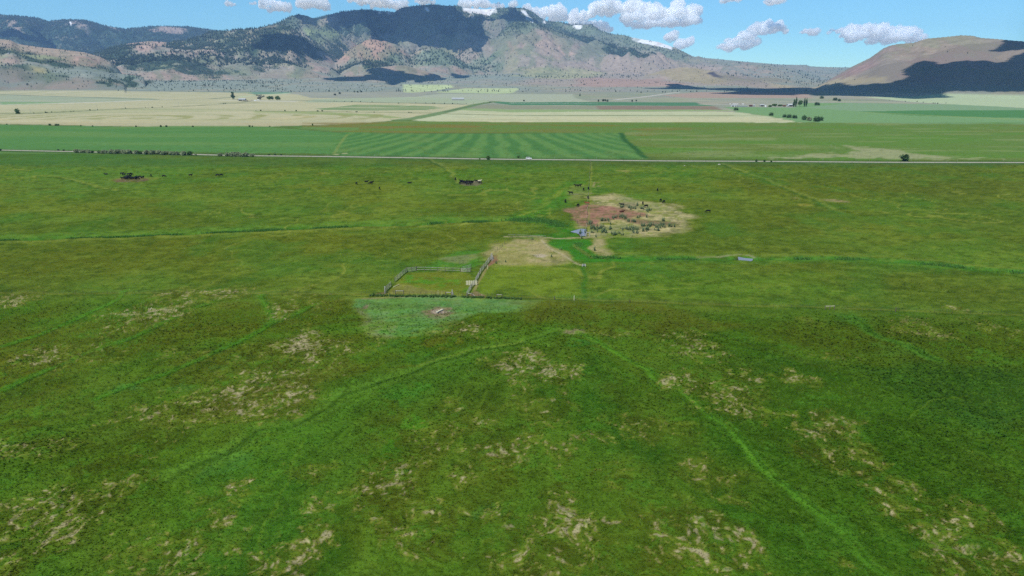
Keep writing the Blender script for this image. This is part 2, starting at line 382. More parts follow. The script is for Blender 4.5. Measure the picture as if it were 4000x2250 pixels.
# left: cut hay, pale
LF([(-900, 348), (0, 346), (180, 346), (520, 353), (1000, 364), (1330, 372), (1420, 400), (1840, 409), (1795, 424), (1680, 445), (1560, 468), (1500, 474), (1310, 487), (1000, 496), (500, 494), (0, 485), (-900, 470)], (196, 190, 150))
LF([(-900, 372), (0, 370), (600, 384), (605, 390), (330, 402), (0, 411), (-900, 420)], (166, 176, 146))
LF([(0, 398), (270, 400), (120, 409), (0, 409)], (128, 166, 112))
LF([(560, 351), (1000, 363), (1000, 352), (700, 350)], (98, 146, 112)); LF(T(2, [(-20, 913), (340, 925), (360, 935), (180, 945), (-20, 952)]), (92, 138, 108))
LF(T(26, [(900, 330), (1100, 290), (1500, 225), (2050, 210), (2600, 250), (2300, 320), (1500, 360), (1150, 340)]), (100, 146, 118))
LF(T(2, [(350, 935), (800, 930), (1500, 930), (1780, 925), (1600, 975), (1200, 1000), (560, 985)]), (158, 160, 146))
LF([(1190, 400), (1220, 388), (1660, 378), (1900, 392), (1925, 400), (1840, 408), (1420, 399)], (172, 184, 152))
LF(T(2, [(590, 1097), (850, 1072), (1000, 1052), (1500, 1055), (1800, 1070), (1875, 1085), (1700, 1106), (1200, 1116), (700, 1107)]), (132, 154, 104)); C.line(T(2, [(880, 1080), (1280, 1080)]), (196, 200, 160), 5, 3)
C.line(T(2, [(1450, 1068), (1540, 1060)]), (206, 204, 170), 5, 3)
LF(T(2, [(-20, 1116), (600, 1122), (1200, 1150), (1500, 1185), (1350, 1190), (1000, 1165), (400, 1143), (-20, 1138)]), (156, 168, 110), 4, 4)
LF([(0, 440), (350, 428), (700, 425), (1000, 430), (1000, 434), (500, 440), (0, 448)], (176, 178, 132), 4, 4, .8)
# swathe arcs of the half circle nearest
pc = at(560, 462); q = np.hypot(X - pc[0], (Y - pc[1]))
inp = (PY > 444) & (PY < 492) & (PX < 1500)
arc = .5 + .5 * np.sin(q / 9.5 + fbm(X / 60, Y / 60, 2, 44) * 1.5)
mix(inp * sm(.55, .95, arc) * sm(444, 450, PY) * sm(475, 462, PY) * .8, (150, 154, 92))
mix(((PY > 455) & (PY < 492) & (PX < 1380)) * sm(.1, .6, fbm(X / 120, Y / 9, 3, 45)), (206, 190, 142), .7)
pc = at(420, 366); q = np.hypot(X - pc[0], Y - pc[1]); mix(((PY < 374) & (PY > 352) & (PX < 1000)) * sm(.5, .95, np.sin(q / 26)) * .6, (170, 172, 124))
for P, w, rgb in [(T(1, [(-400, 1150), (330, 1140), (1500, 1085), (2576, 1032)]), 4, (118, 126, 92)), (T(1, [(-300, 948), (0, 952), (600, 970), (1560, 1002)]), 6, (126, 136, 110)),
                  (T(1, [(-300, 1064), (0, 1056), (850, 1034), (1560, 1008), (1700, 1000)]), 5, (222, 216, 200)), (T(1, [(1560, 1006), (2100, 995), (2576, 962)]), 6, (132, 140, 112)),
                  (T(2, [(-30, 1017), (480, 1012), (1200, 1030), (2060, 1046)]), 6, (120, 130, 104)), (T(2, [(-60, 1116), (600, 1119), (1300, 1132), (1740, 1140)]), 3, (132, 138, 98)),
                  (T(26, [(0, 680), (350, 655), (800, 630), (1000, 600)]), 3, (112, 120, 92)), (T(26, [(0, 575), (560, 575)]), 4, (214, 212, 190)),
                  (T(26, [(1350, 585), (2576, 600)]), 8, (214, 212, 200)), (T(26, [(580, 465), (1150, 395), (1700, 380), (2576, 300)]), 5, (190, 206, 164))]:
    C.line(P, rgb, w * 2.6, w * 1.2, 1, 3)
# right of the lane
LF([(1620, 468), (1735, 443), (1770, 425), (1860, 432), (2300, 437), (2800, 436), (2885, 440), (3000, 453), (3100, 471), (3132, 477), (2980, 478), (2000, 476), (1640, 473)], (196, 200, 160))
LF([(2000, 455), (2960, 455), (3100, 472), (2980, 477), (1900, 475), (1660, 470)], (204, 200, 158), 4, 6, .8)
C.line([(1720, 444), (2000, 449.5), (2400, 451), (2850, 450.5)], (112, 122, 80), 8, 4, 1, 2)
C.line([(1620, 473), (2000, 477), (3132, 479)], (104, 118, 62), 5, 3, .8, 2); C.line([(-300, 484), (0, 487), (500, 496), (1000, 497.5), (1310, 488), (1500, 475)], (110, 116, 66), 4, 3, .8, 2)
fs_ = fbm(X / 240, Y / 26, 4, 46); fm_ = sm(480, 474, PY) * sm(340, 350, PY); mix(fm_ * sm(.15, .7, fs_), (206, 198, 160), .45); mix(fm_ * sm(.15, .7, -fs_), (164, 170, 128), .4); mix(fm_ * sm(.2, .7, fbm(X / 40, Y / 60, 3, 47)), (176, 178, 140), .3)
LF(T(2, [(2050, 1095), (2200, 1080), (2576, 1105)]) + T(3, [(0, 1100), (860, 1103), (2120, 1106), (2300, 1118), (0, 1125)]) + T(2, [(2060, 1108)]), (152, 172, 118), 5, 5)
LF(T(2, [(2150, 1062), (2400, 1050)]) + T(3, [(0, 1064), (830, 1066), (860, 1100), (0, 1098)]) + T(2, [(2120, 1090)]), (150, 152, 126), 5, 5)
LF(T(2, [(2380, 1030), (2420, 1022)]) + T(3, [(0, 1026), (860, 1027), (1850, 1030), (1900, 1050), (2040, 1066), (850, 1062), (0, 1060)]), (90, 136, 100), 5, 4)
LF(T(3, [(838, 1066), (2040, 1068), (2110, 1106), (872, 1104)]), (146, 130, 112), 5, 4)
LF(T(2, [(1475, 850), (1970, 855), (1976, 878), (1750, 918), (1560, 934), (1480, 928)]), (188, 200, 148), 8, 8)
LF(T(2, [(1780, 928), (1990, 905), (2100, 888), (2576, 888)]) + T(3, [(65, 889), (0, 938)]) + T(2, [(2400, 942)]), (186, 200, 150), 8, 8)
LF(T(2, [(1600, 975), (1850, 942), (2576, 946)]) + T(3, [(615, 946), (640, 985), (770, 1024), (0, 1027)]) + T(2, [(2380, 1016), (2200, 1000)]), (176, 182, 156), 8, 8)
LF(T(3, [(1500, 962), (2100, 905), (3000, 940), (3000, 985), (1800, 987)]), (178, 156, 140), 10, 10)
C.line(T(3, [(1040, 1005), (1300, 978), (1800, 912)]), (206, 200, 190), 9, 6, .9)
C.line(T(3, [(1920, 1050), (2600, 1050)]) , (206, 196, 184), 10, 5, .8)
LF([(2830, 418), (2960, 419), (3100, 421), (3130, 402), (3330, 402), (3760, 408), (4000, 424), (4900, 432), (4900, 520), (3132, 477), (3000, 452), (2885, 440)], (126, 162, 108))
LF(T(4, [(350, 1085), (830, 1037), (2000, 1050), (2576, 1090), (4000, 1110), (4000, 1128), (900, 1116), (450, 1088)]), (136, 164, 124))
LF(T(4, [(900, 1120), (1500, 1111), (4000, 1108), (4000, 1215), (2576, 1192), (1500, 1166)]), (88, 138, 82))
LF(T(4, [(960, 976), (2000, 966), (4000, 960), (4000, 1085), (2576, 1086), (2100, 1062), (1450, 1026)]), (184, 198, 158))
LF(T(4, [(2060, 985), (4000, 955), (4000, 975), (2700, 975)]), (190, 168, 148), 8, 8)
C.line(T(4, [(1000, 1128), (1700, 1166), (2576, 1210)]), (146, 164, 98), 10, 8, .7)
# rough olive strip before the pale fields
LF([(1180, 500), (1350, 484), (1560, 474), (2000, 476), (3132, 478), (4900, 500), (4900, 640), (2520, 612), (2430, 522), (1330, 518)], (112, 142, 68), 3, 3)
mm = (PY > 476) & (PY < 530) & (PX > 1180) & (PX < 2700)
mix(mm * sm(-.1, .6, fbm(X / 110, Y / 40, 4, 51)), (140, 126, 62), .7); mix(mm * sm(.2, .7, fbm(X / 60, Y / 30, 4, 52)), (150, 118, 66), .3)
mm = (PX > 2440) & (PY > 478) & (PY < 625)
mix(mm * sm(.0, .7, fbm(X / 150, Y / 60, 4, 53)), (104, 146, 60), .7); mix(mm * sm(.1, .7, fbm(X / 120, Y / 50, 4, 54)), (122, 136, 68), .6)
mix(mm * sm(.35, .8, fbm(X / 90, Y / 20, 4, 55)), (160, 168, 112), .4)
C.poly(T(8, [(700, 20), (1000, 40), (1400, 90), (1750, 140), (2300, 150), (1500, 165), (800, 140), (0, 150), (0, 130), (900, 100)]), (178, 178, 134), 6, 12, .75)
# bright hay meadow on the left and the mown one with swathes
LF([(-900, 480), (0, 488), (500, 495), (1000, 498), (1180, 504), (1330, 520), (2430, 523), (2520, 614), (1800, 612), (1000, 596), (0, 584), (-900, 570)], (98, 146, 78), 3, 3)
mix(((PY > 490) & (PY < 600) & (PX < 1400)) * sm(.1, .7, fbm(X / 200, Y / 30, 3, 61)), (116, 154, 84), .8)
mown = sm(1300, 1360, PX + (PY - 520) * .3) * sm(517, 522, PY) * sm(2430, 2425, PX - (PY - 523) * 1.05) * sm(617, 608, PY - PX * .003)
t = np.clip((PY - 523) / 80, 0, 1.2)
u = 1930 + (PX - 1930) / (1 + 1.15 * t ** 1.3)
st = np.sin((u + fbm(X / 60, Y / 60, 2, 62) * 8) / 57 * 2 * math.pi)
mix(mown, (96, 146, 76), .9); mix(mown * sm(-.6, .8, st) * (.7 + .3 * fbm(X / 30, Y / 30, 3, 64)), (120, 158, 86), .65); mix(mown * sm(-.6, .8, -st), (76, 124, 68), .5)
mix(mown * sm(.4, .9, fbm(X / 50, Y / 50, 3, 63)), (122, 150, 80), .4)
C.line([(2425, 520), (2440, 545), (2522, 616)], (62, 108, 56), 3, 2); C.line([(1100, 500), (1350, 519), (2430, 522)], (98, 120, 62), 4, 3, .8)
C.line(T(6, [(700, 122), (780, 112), (920, 98)]), (190, 190, 140), 2, 1, .9); C.line([(1300, 605), (1345, 540), (1360, 525)], (140, 160, 84), 1.5, 1, .7)
# green lane going back to the hills
C.line(T(2, [(1440, 1206), (1620, 1185), (1800, 1150), (2050, 1092), (2250, 1045), (2420, 1018)]), (122, 146, 98), 13, 5); C.line(T(2, [(1900, 1128), (2050, 1090), (2390, 1022)]), (104, 124, 88), 4, 2)
# road verges
C.line([(-900, 574), (0, 590), (1000, 606), (2000, 623), (3000, 631), (4000, 638), (4900, 645)], (82, 112, 62), 11, 3, .8)

# ---- middle distance: ditches, trampled ground, corral
lush = (56, 112, 42)
ditchL = T(5, [(-900, 985), (0, 968), (850, 942), (1500, 922), (2200, 884)]) + T(6, [(0, 872), (600, 850), (1200, 822), (2000, 792), (2576, 775)])
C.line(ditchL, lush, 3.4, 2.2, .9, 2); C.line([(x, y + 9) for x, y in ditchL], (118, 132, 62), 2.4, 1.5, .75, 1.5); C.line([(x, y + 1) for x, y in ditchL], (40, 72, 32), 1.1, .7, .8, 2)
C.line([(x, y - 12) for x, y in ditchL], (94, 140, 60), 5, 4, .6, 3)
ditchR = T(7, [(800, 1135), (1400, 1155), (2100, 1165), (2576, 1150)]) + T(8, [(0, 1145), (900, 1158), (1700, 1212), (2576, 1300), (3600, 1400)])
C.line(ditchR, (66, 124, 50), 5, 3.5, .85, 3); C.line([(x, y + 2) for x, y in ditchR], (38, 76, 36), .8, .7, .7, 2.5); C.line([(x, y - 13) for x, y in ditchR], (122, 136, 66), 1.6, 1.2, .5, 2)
C.line(T(8, [(900, 1210), (1500, 1260), (2576, 1340)]), (58, 84, 32), 2.5, 2, .6, 2)
C.poly(T(7, [(-30, 745), (330, 760), (470, 800), (640, 830), (700, 870), (660, 935), (420, 955), (180, 930), (440, 905), (450, 850), (300, 805), (-30, 800)]), (58, 118, 42), 2, 2, .9)
C.line(T(7, [(610, 395), (560, 470), (480, 545), (330, 650), (150, 745)]), (74, 128, 46), 7, 4, .85, 3); C.line(T(7, [(540, 440), (420, 530), (320, 640), (120, 720)]), (124, 144, 62), 1.5, 1, .7, 2)
tan = (196, 182, 130)
C.poly(T(7, [(790, 555), (890, 530), (1000, 506), (1100, 510), (1200, 545), (1300, 562), (1480, 592), (1660, 612), (1720, 680), (1800, 722), (1790, 800), (1720, 880), (1600, 905), (1300, 945), (1050, 940), (830, 950), (740, 930), (750, 800), (735, 620)]), tan, 4, 5)
i, m = C.mask_poly(at(*np.array(T(7, [(790, 555), (1000, 506), (1300, 562), (1660, 612), (1800, 722), (1720, 880), (1300, 945), (830, 950), (740, 620)])).T), 3, 3)
C.put((i, m * sm(.0, .6, fbm(X[i] / 5, Y[i] / 4, 4, 81))), (176, 170, 100), .8); C.put((i, m * sm(.15, .7, fbm(X[i] / 9, Y[i] / 7, 3, 86))), (128, 140, 70), .6); C.put((i, m * sm(.25, .7, fbm(X[i] / 2.5, Y[i] / 2.5, 3, 82))), (214, 196, 146), .7)
mud = (178, 132, 110)
C.poly(T(7, [(540, 692), (580, 655), (700, 625), (760, 612), (900, 622), (1100, 638), (1250, 670), (1340, 690), (1385, 728), (1260, 745), (1150, 768), (900, 782), (830, 822), (760, 830), (690, 800), (620, 760)]), mud, 1.5, 2.5)
C.poly(T(7, [(1100, 755), (1350, 765), (1720, 800), (1690, 828), (1300, 835), (1180, 800)]), (152, 122, 96), 2, 3, .85)
C.poly(T(7, [(1050, 600), (1240, 580), (1230, 650), (1100, 640)]), (172, 152, 124), 2, 3, .7)
i, m = C.mask_poly(at(*np.array(T(7, [(540, 692), (700, 620), (1100, 638), (1385, 728), (900, 800), (760, 830)])).T), 2, 2)
C.put((i, m * sm(.1, .7, fbm(X[i] / 3.5, Y[i] / 3.5, 4, 83))), (160, 114, 96), .6)
C.poly(T(7, [(600, 410), (760, 420), (760, 560), (560, 590), (540, 500)]), (142, 144, 92), 3, 3, .6)
C.poly(T(7, [(1050, 268), (1220, 280), (1180, 292), (1080, 285)]), (178, 166, 108), 2, 3, .8); C.poly(T(8, [(220, 540), (310, 545), (300, 560), (240, 552)]), (168, 158, 96), 2, 2, .7)
C.poly(T(8, [(330, 605), (480, 612), (440, 628), (350, 630)]), (160, 154, 80), 2, 2, .8); C.poly(T(8, [(520, 560), (640, 555), (790, 580), (760, 590), (600, 580)]), (176, 158, 110), 2, 2, .85)
C.line(T(7, [(800, 190), (795, 380), (785, 560), (772, 700), (768, 880)]), (150, 156, 84), .4, .3, .6, .6); C.line(T(7, [(830, 390), (815, 440), (880, 428)]), (186, 172, 120), .7, .5, .8, .8); C.line(T(7, [(560, 510), (790, 500)]), (146, 140, 108), 1, .7, .7, 1)
C.line(T(7, [(800, 395), (960, 384), (1000, 380)]), (160, 150, 96), .8, .6, .6, 1)
C.poly(T(23, [(300, 235), (400, 200), (520, 185), (900, 168), (985, 200), (1010, 236), (800, 268), (340, 272)]), (126, 100, 80), 1.5, 2, .95); C.poly(T(24, [(400, 650), (430, 612), (700, 612), (735, 645), (650, 690), (500, 688)]), (140, 126, 104), 1.5, 2, .9)
C.poly(T(23, [(260, 215), (420, 180), (960, 170), (1290, 195), (1000, 215), (340, 245)]), (138, 132, 76), 3, 2, .5)
for P in (T(6, [(1740, 170), (1790, 200), (1900, 255), (1975, 325), (2003, 410)]), T(5, [(330, 340), (560, 345), (700, 372), (900, 435), (1000, 462), (1170, 500)]), T(7, [(2100, 210), (2300, 290), (2576, 385)]) + T(8, [(180, 455), (400, 540), (540, 605), (740, 705)])):
    C.line(P, (58, 94, 40), 1.6, 1, .75, 1.5); C.line([(x + 5, y - 5) for x, y in P], (134, 148, 76), 1.6, 1.2, .55, 1.5)
tr_ = np.abs(fbm(X / 42 + 3, Y / 60, 3, 120)); past = (1 - front) * sm(632, 650, PY)
mix(past * sm(.035, .012, tr_) * sm(.0, .4, fbm(X / 120, Y / 120, 2, 121)), (140, 150, 76), .6)
for c_, q_ in (((2070, 815), 150), ((820, 855), 110)): mix(past * sm(.06, .02, np.abs(fbm(X / 14, Y / 20, 3, 122))) * sm(q_, q_ * .4, np.hypot(PX - c_[0], (PY - c_[1]) * 2)), (146, 156, 80), .6)
mix(past * sm(.1, .7, fbm(X / 3.2, Y / 2.6, 3, 123)), (118, 138, 60), .30); mix(past * sm(.1, .7, -fbm(X / 3.6, Y / 2.8, 3, 124)), (54, 80, 30), .5)
mix(past * sm(.15, .8, fbm(X / 24, Y / 30, 4, 125)), (66, 118, 50), .4)
# lower trampled patches
C.poly([(1925, 988), (1950, 950), (2010, 936), (2105, 935), (2150, 948), (2185, 965), (2225, 1000), (2234, 1020), (2160, 1030), (2060, 1040), (1950, 1046), (1915, 1030)], (186, 172, 118), 3, 5)
i, m = C.mask_poly(at(*np.array([(1925, 988), (1950, 950), (2105, 935), (2225, 1000), (2234, 1020), (2060, 1040), (1915, 1040)]).T), 2, 3)
C.put((i, m * sm(.0, .6, fbm(X[i] / 4, Y[i] / 4, 4, 84))), (160, 160, 84), .7)
C.poly(T(7, [(210, 1118), (300, 1110), (355, 1122), (300, 1140), (230, 1140)]), (200, 184, 156), .8, 1.5, .9)
C.poly(T(7, [(780, 1040), (800, 985), (850, 960), (980, 960), (1030, 1020), (1000, 1070), (1050, 1112), (900, 1125), (800, 1090)]), (180, 168, 116), 3, 5)
C.poly(T(7, [(330, 990), (400, 960), (750, 965), (812, 1010), (780, 1060), (830, 1130), (1500, 1152), (1500, 1182), (700, 1194), (620, 1180), (585, 1090), (400, 1030)]), (60, 122, 44), 1.2, 2)
C.line(T(7, [(630, 1020), (720, 1090), (780, 1130)]), (110, 122, 70), 1, .7, .7)
C.poly([(1930, 1040), (2230, 1030), (2270, 1150), (1880, 1150), (1850, 1120)], (112, 136, 50), 3, 4, .7)
C.line(T(7, [(-60, 940), (200, 935), (430, 955), (550, 952), (700, 945), (840, 938)]), (196, 180, 138), .8, .4, .8, .8); C.line(T(7, [(290, 970), (360, 1030), (440, 1085), (560, 1145), (640, 1205), (710, 1225)]), (200, 186, 144), .45, .3, .9, .6)
C.line(T(7, [(770, 940), (830, 930), (845, 905)]), (198, 184, 140), .5, .3, .9)
C.line(T(7, [(725, 1240), (722, 1440)]) + [(2282, 1170)], (62, 110, 44), .8, .6, .8, .8)
C.line(T(7, [(2080, 1138), (2230, 1118), (2300, 1110), (2400, 1118), (2450, 1135)]), (184, 176, 136), .6, .5, .7); C.line(T(7, [(1880, 1140), (2100, 1135)]), (150, 150, 100), .7, .5, .7)
# corral ground
C.poly(T(21, [(640, 440), (1700, 440), (1790, 640), (1640, 850), (280, 800), (440, 600)]), (112, 124, 50), .8, 1, .8)
i, m = C.mask_poly(at(*np.array(T(21, [(600, 470), (1600, 540), (1640, 800), (1000, 720), (620, 720), (480, 620)])).T), 1.5, 2)
C.put((i, m * sm(-.1, .5, fbm(X[i] / 6, Y[i] / 6, 3, 85))), (80, 134, 46), .85)
C.poly(T(21, [(430, 620), (620, 640), (900, 740), (1300, 770), (1250, 820), (300, 790)]), (146, 142, 86), .8, 2, .65)
C.poly(T(21, [(1000, 380), (1250, 210), (1500, 100), (2000, 50), (1950, 260), (1750, 420), (1700, 360), (1560, 370)]), (72, 130, 54), 2, 3, .8)
C.poly(T(21, [(1220, 190), (1480, 160), (1900, 130), (1960, 180), (1720, 290), (1400, 280)]), (150, 148, 104), 1.5, 3, .6)
C.poly(T(21, [(2080, 160), (2170, 150), (2160, 240), (2080, 300), (2010, 340), (2000, 300), (2060, 230)]), (156, 116, 90), .4, .7, .95)
C.line(T(21, [(2000, 340), (1900, 520), (1820, 640), (1760, 740)]), (162, 150, 96), .45, .3, .85, .4); C.line(T(21, [(2130, 150), (2200, 60), (2260, 0)]), (176, 162, 110), .6, .4, .8)
C.poly(T(21, [(1740, 760), (1800, 760), (1860, 800), (1960, 830), (1940, 880), (1800, 870), (1650, 830), (1700, 800)]), (158, 124, 98), .4, .8, .85)
C.poly(T(21, [(130, 775), (250, 760), (290, 800), (120, 800)]), (140, 120, 84), .5, 1, .8)
C.poly(T(21, [(2080, 150), (2576, 0), (2576, 300), (2200, 320)]), (158, 154, 84), 1.5, 3, .6)
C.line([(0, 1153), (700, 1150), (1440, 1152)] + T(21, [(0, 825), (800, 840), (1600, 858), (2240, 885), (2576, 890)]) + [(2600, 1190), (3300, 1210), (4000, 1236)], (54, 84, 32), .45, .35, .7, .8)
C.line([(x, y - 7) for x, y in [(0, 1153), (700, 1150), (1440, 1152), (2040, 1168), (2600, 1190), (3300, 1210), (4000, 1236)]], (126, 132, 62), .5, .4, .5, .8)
# ---- the hayfield in front
teal = [(1400, 1163), (1640, 1152), (1900, 1165), (2110, 1180), (2070, 1208), (1880, 1218), (1820, 1240), (1720, 1288), (1650, 1306), (1560, 1316), (1470, 1312), (1430, 1275), (1415, 1205)]
C.poly(teal, (114, 158, 96), 1.6, 2.6, .92)
i, m = C.mask_poly(at(*np.array(teal).T), 1, 1.5)
C.put((i, m * sm(.0, .6, fbm(X[i] / 4, Y[i] / 4, 4, 91))), (92, 146, 84), .6); C.put((i, m * sm(.15, .7, fbm(X[i] / 9, Y[i] / 6, 3, 92))), (128, 154, 98), .7); C.put((i, m * sm(.2, .6, fbm(X[i] / 1.1, Y[i] / 1.1, 2, 93))), (84, 132, 76), .4)
C.line(teal[-4:-1] + [teal[-1]], (146, 150, 100), 1.3, 1.2, .7, 1.5); C.line([(1425, 1163), (1660, 1156)], (158, 150, 104), .8, .6, .7)
C.blob(T(12, [(733, 190)])[0], (160, 136, 104), 62, 22, .9, .35, 5); C.blob(T(12, [(735, 187)])[0], (196, 176, 154), 40, 11, .95, .35, 6)
C.blob(T(12, [(1740, 338)])[0], (166, 148, 112), 46, 11, .9, .4, 7); C.blob(T(12, [(185, 150)])[0], (170, 140, 112), 14, 9, .8, .5, 8); C.blob(T(12, [(330, 300)])[0], (140, 142, 92), 70, 24, .6, .6, 9)
for k, c, rx, ry, rgb in [(12, (2120, 250), 115, 34, (72, 138, 34)), (12, (1830, 420), 60, 18, (54, 128, 58)), (11, (1380, 770), 90, 24, (84, 140, 80)), (11, (930, 765), 50, 16, (84, 140, 80)), (11, (1690, 610), 40, 13, (60, 134, 66)),
                          (12, (1020, 240), 30, 12, (120, 150, 50)), (12, (350, 430), 55, 20, (52, 112, 56)), (12, (700, 410), 80, 24, (116, 110, 40)), (12, (620, 590), 60, 18, (122, 116, 46)), (12, (560, 520), 80, 22, (56, 110, 44)),
                          (13, (960, 255), 50, 14, (118, 128, 60)), (13, (1240, 220), 60, 22, (72, 118, 54)), (13, (1650, 470), 90, 36, (84, 138, 64)), (13, (2250, 1010), 150, 46, (74, 122, 56)), (16, (2170, 160), 24, 16, (96, 128, 50)),
                          (15, (320, 130), 60, 40, (60, 132, 40)), (15, (300, 20), 50, 30, (84, 150, 44)), (14, (1750, 200), 110, 50, (84, 136, 74)), (12, (520, 800), 90, 40, (66, 138, 56)), (12, (560, 1030), 50, 28, (84, 150, 44)),
                          (15, (1100, 590), 70, 30, (72, 122, 60)), (16, (150, 1060), 90, 40, (84, 120, 26)), (11, (60, 560), 60, 26, (118, 118, 36)), (12, (1560, 430), 40, 8, (110, 150, 60))]:
    C.blob(T(k, [c])[0], rgb, rx, ry, .5, .8, int(c[0]))
fl_t = np.arctan2(X - 14, np.abs(195 - Y) + 8); fl_r = np.hypot(X - 14, Y - 195)
# swept streaks of lodged grass fanning out from the far side of the hayfield
wv = fbm(X / 22, Y / 22, 3, 140)
s1 = fbm(fl_t * 15 + wv * .9, fl_r / 30, 4, 141); s2 = fbm(fl_t * 34 + wv * 1.4, fl_r / 15 + wv, 3, 142)
lw_ = front * (.45 + .55 * sm(2700, 1500, PX)); mix(lw_ * sm(.1, .8, s1), (86, 128, 44), .5); mix(lw_ * sm(.1, .8, -s1), (76, 82, 30), .5)
mix(lw_ * sm(.2, .9, s2), (100, 136, 52), .32); mix(lw_ * sm(.2, .9, -s2), (46, 68, 22), .32)
C.poly([(500, 2250), (760, 1900), (1100, 1620), (1500, 1430), (2000, 1330), (2040, 1400), (1640, 1560), (1340, 1800), (1000, 2250)], (70, 120, 44), 6, 8, .45)
C.poly([(-200, 1330), (400, 1250), (900, 1185), (1350, 1175), (1380, 1230), (1000, 1300), (400, 1420), (-200, 1560)], (96, 98, 36), 4, 5, .45); C.poly([(600, 1420), (1000, 1330), (1400, 1300), (1450, 1330), (1100, 1430), (700, 1500)], (88, 84, 34), 3, 3, .5)
C.poly([(700, 1640), (1100, 1480), (1300, 1390), (1360, 1420), (1180, 1560), (900, 1650)], (104, 96, 48), 3, 3, .55); C.poly([(-100, 1800), (300, 1600), (700, 1480), (760, 1540), (420, 1700), (0, 1950)], (76, 108, 36), 4, 4, .5)
C.poly([(2000, 1180), (2500, 1195), (2900, 1260), (2600, 1330), (2100, 1260)], (98, 96, 40), 3, 4, .5); C.poly([(3000, 1240), (4000, 1290), (4200, 1400), (3400, 1420), (2900, 1330)], (78, 92, 28), 4, 5, .5); C.poly([(3300, 1400), (4200, 1440), (4200, 1700), (3600, 1640)], (48, 84, 34), 5, 6, .6)
C.poly([(2500, 1500), (3400, 1560), (3700, 1900), (3200, 1900), (2700, 1700)], (54, 88, 24), 5, 6, .5); C.poly([(1900, 1900), (2300, 1850), (2500, 1950), (2200, 2060)], (74, 108, 36), 3, 4, .5)
def trail_(P, rgb, w): trail(P, (96, 150, 52), .9, True, .68)
def trail(P, rgb, w, dark=True, k=.6):
    C.line(P, rgb, w, w * .7, k, 1.4)
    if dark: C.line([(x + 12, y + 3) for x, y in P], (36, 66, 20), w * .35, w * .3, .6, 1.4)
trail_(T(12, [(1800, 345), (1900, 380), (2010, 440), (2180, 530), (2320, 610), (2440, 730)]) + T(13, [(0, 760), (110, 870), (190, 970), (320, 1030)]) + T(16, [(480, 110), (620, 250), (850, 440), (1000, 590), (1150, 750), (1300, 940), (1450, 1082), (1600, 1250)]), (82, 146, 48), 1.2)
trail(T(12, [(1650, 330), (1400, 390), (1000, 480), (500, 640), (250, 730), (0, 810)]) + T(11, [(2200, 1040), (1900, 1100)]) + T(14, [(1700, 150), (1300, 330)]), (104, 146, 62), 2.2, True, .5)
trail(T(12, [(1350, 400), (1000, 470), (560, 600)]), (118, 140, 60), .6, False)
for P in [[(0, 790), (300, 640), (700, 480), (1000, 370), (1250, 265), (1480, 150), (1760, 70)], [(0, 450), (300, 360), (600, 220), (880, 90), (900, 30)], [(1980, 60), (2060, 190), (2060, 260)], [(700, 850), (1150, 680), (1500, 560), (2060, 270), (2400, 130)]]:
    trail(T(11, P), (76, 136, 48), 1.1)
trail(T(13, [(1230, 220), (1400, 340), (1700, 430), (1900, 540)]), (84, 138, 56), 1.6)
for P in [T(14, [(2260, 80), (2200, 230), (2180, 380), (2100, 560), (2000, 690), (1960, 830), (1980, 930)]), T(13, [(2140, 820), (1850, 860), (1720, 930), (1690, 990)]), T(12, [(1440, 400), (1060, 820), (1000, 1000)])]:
    C.line(P, (112, 142, 52), .24, .2, .35, .8)
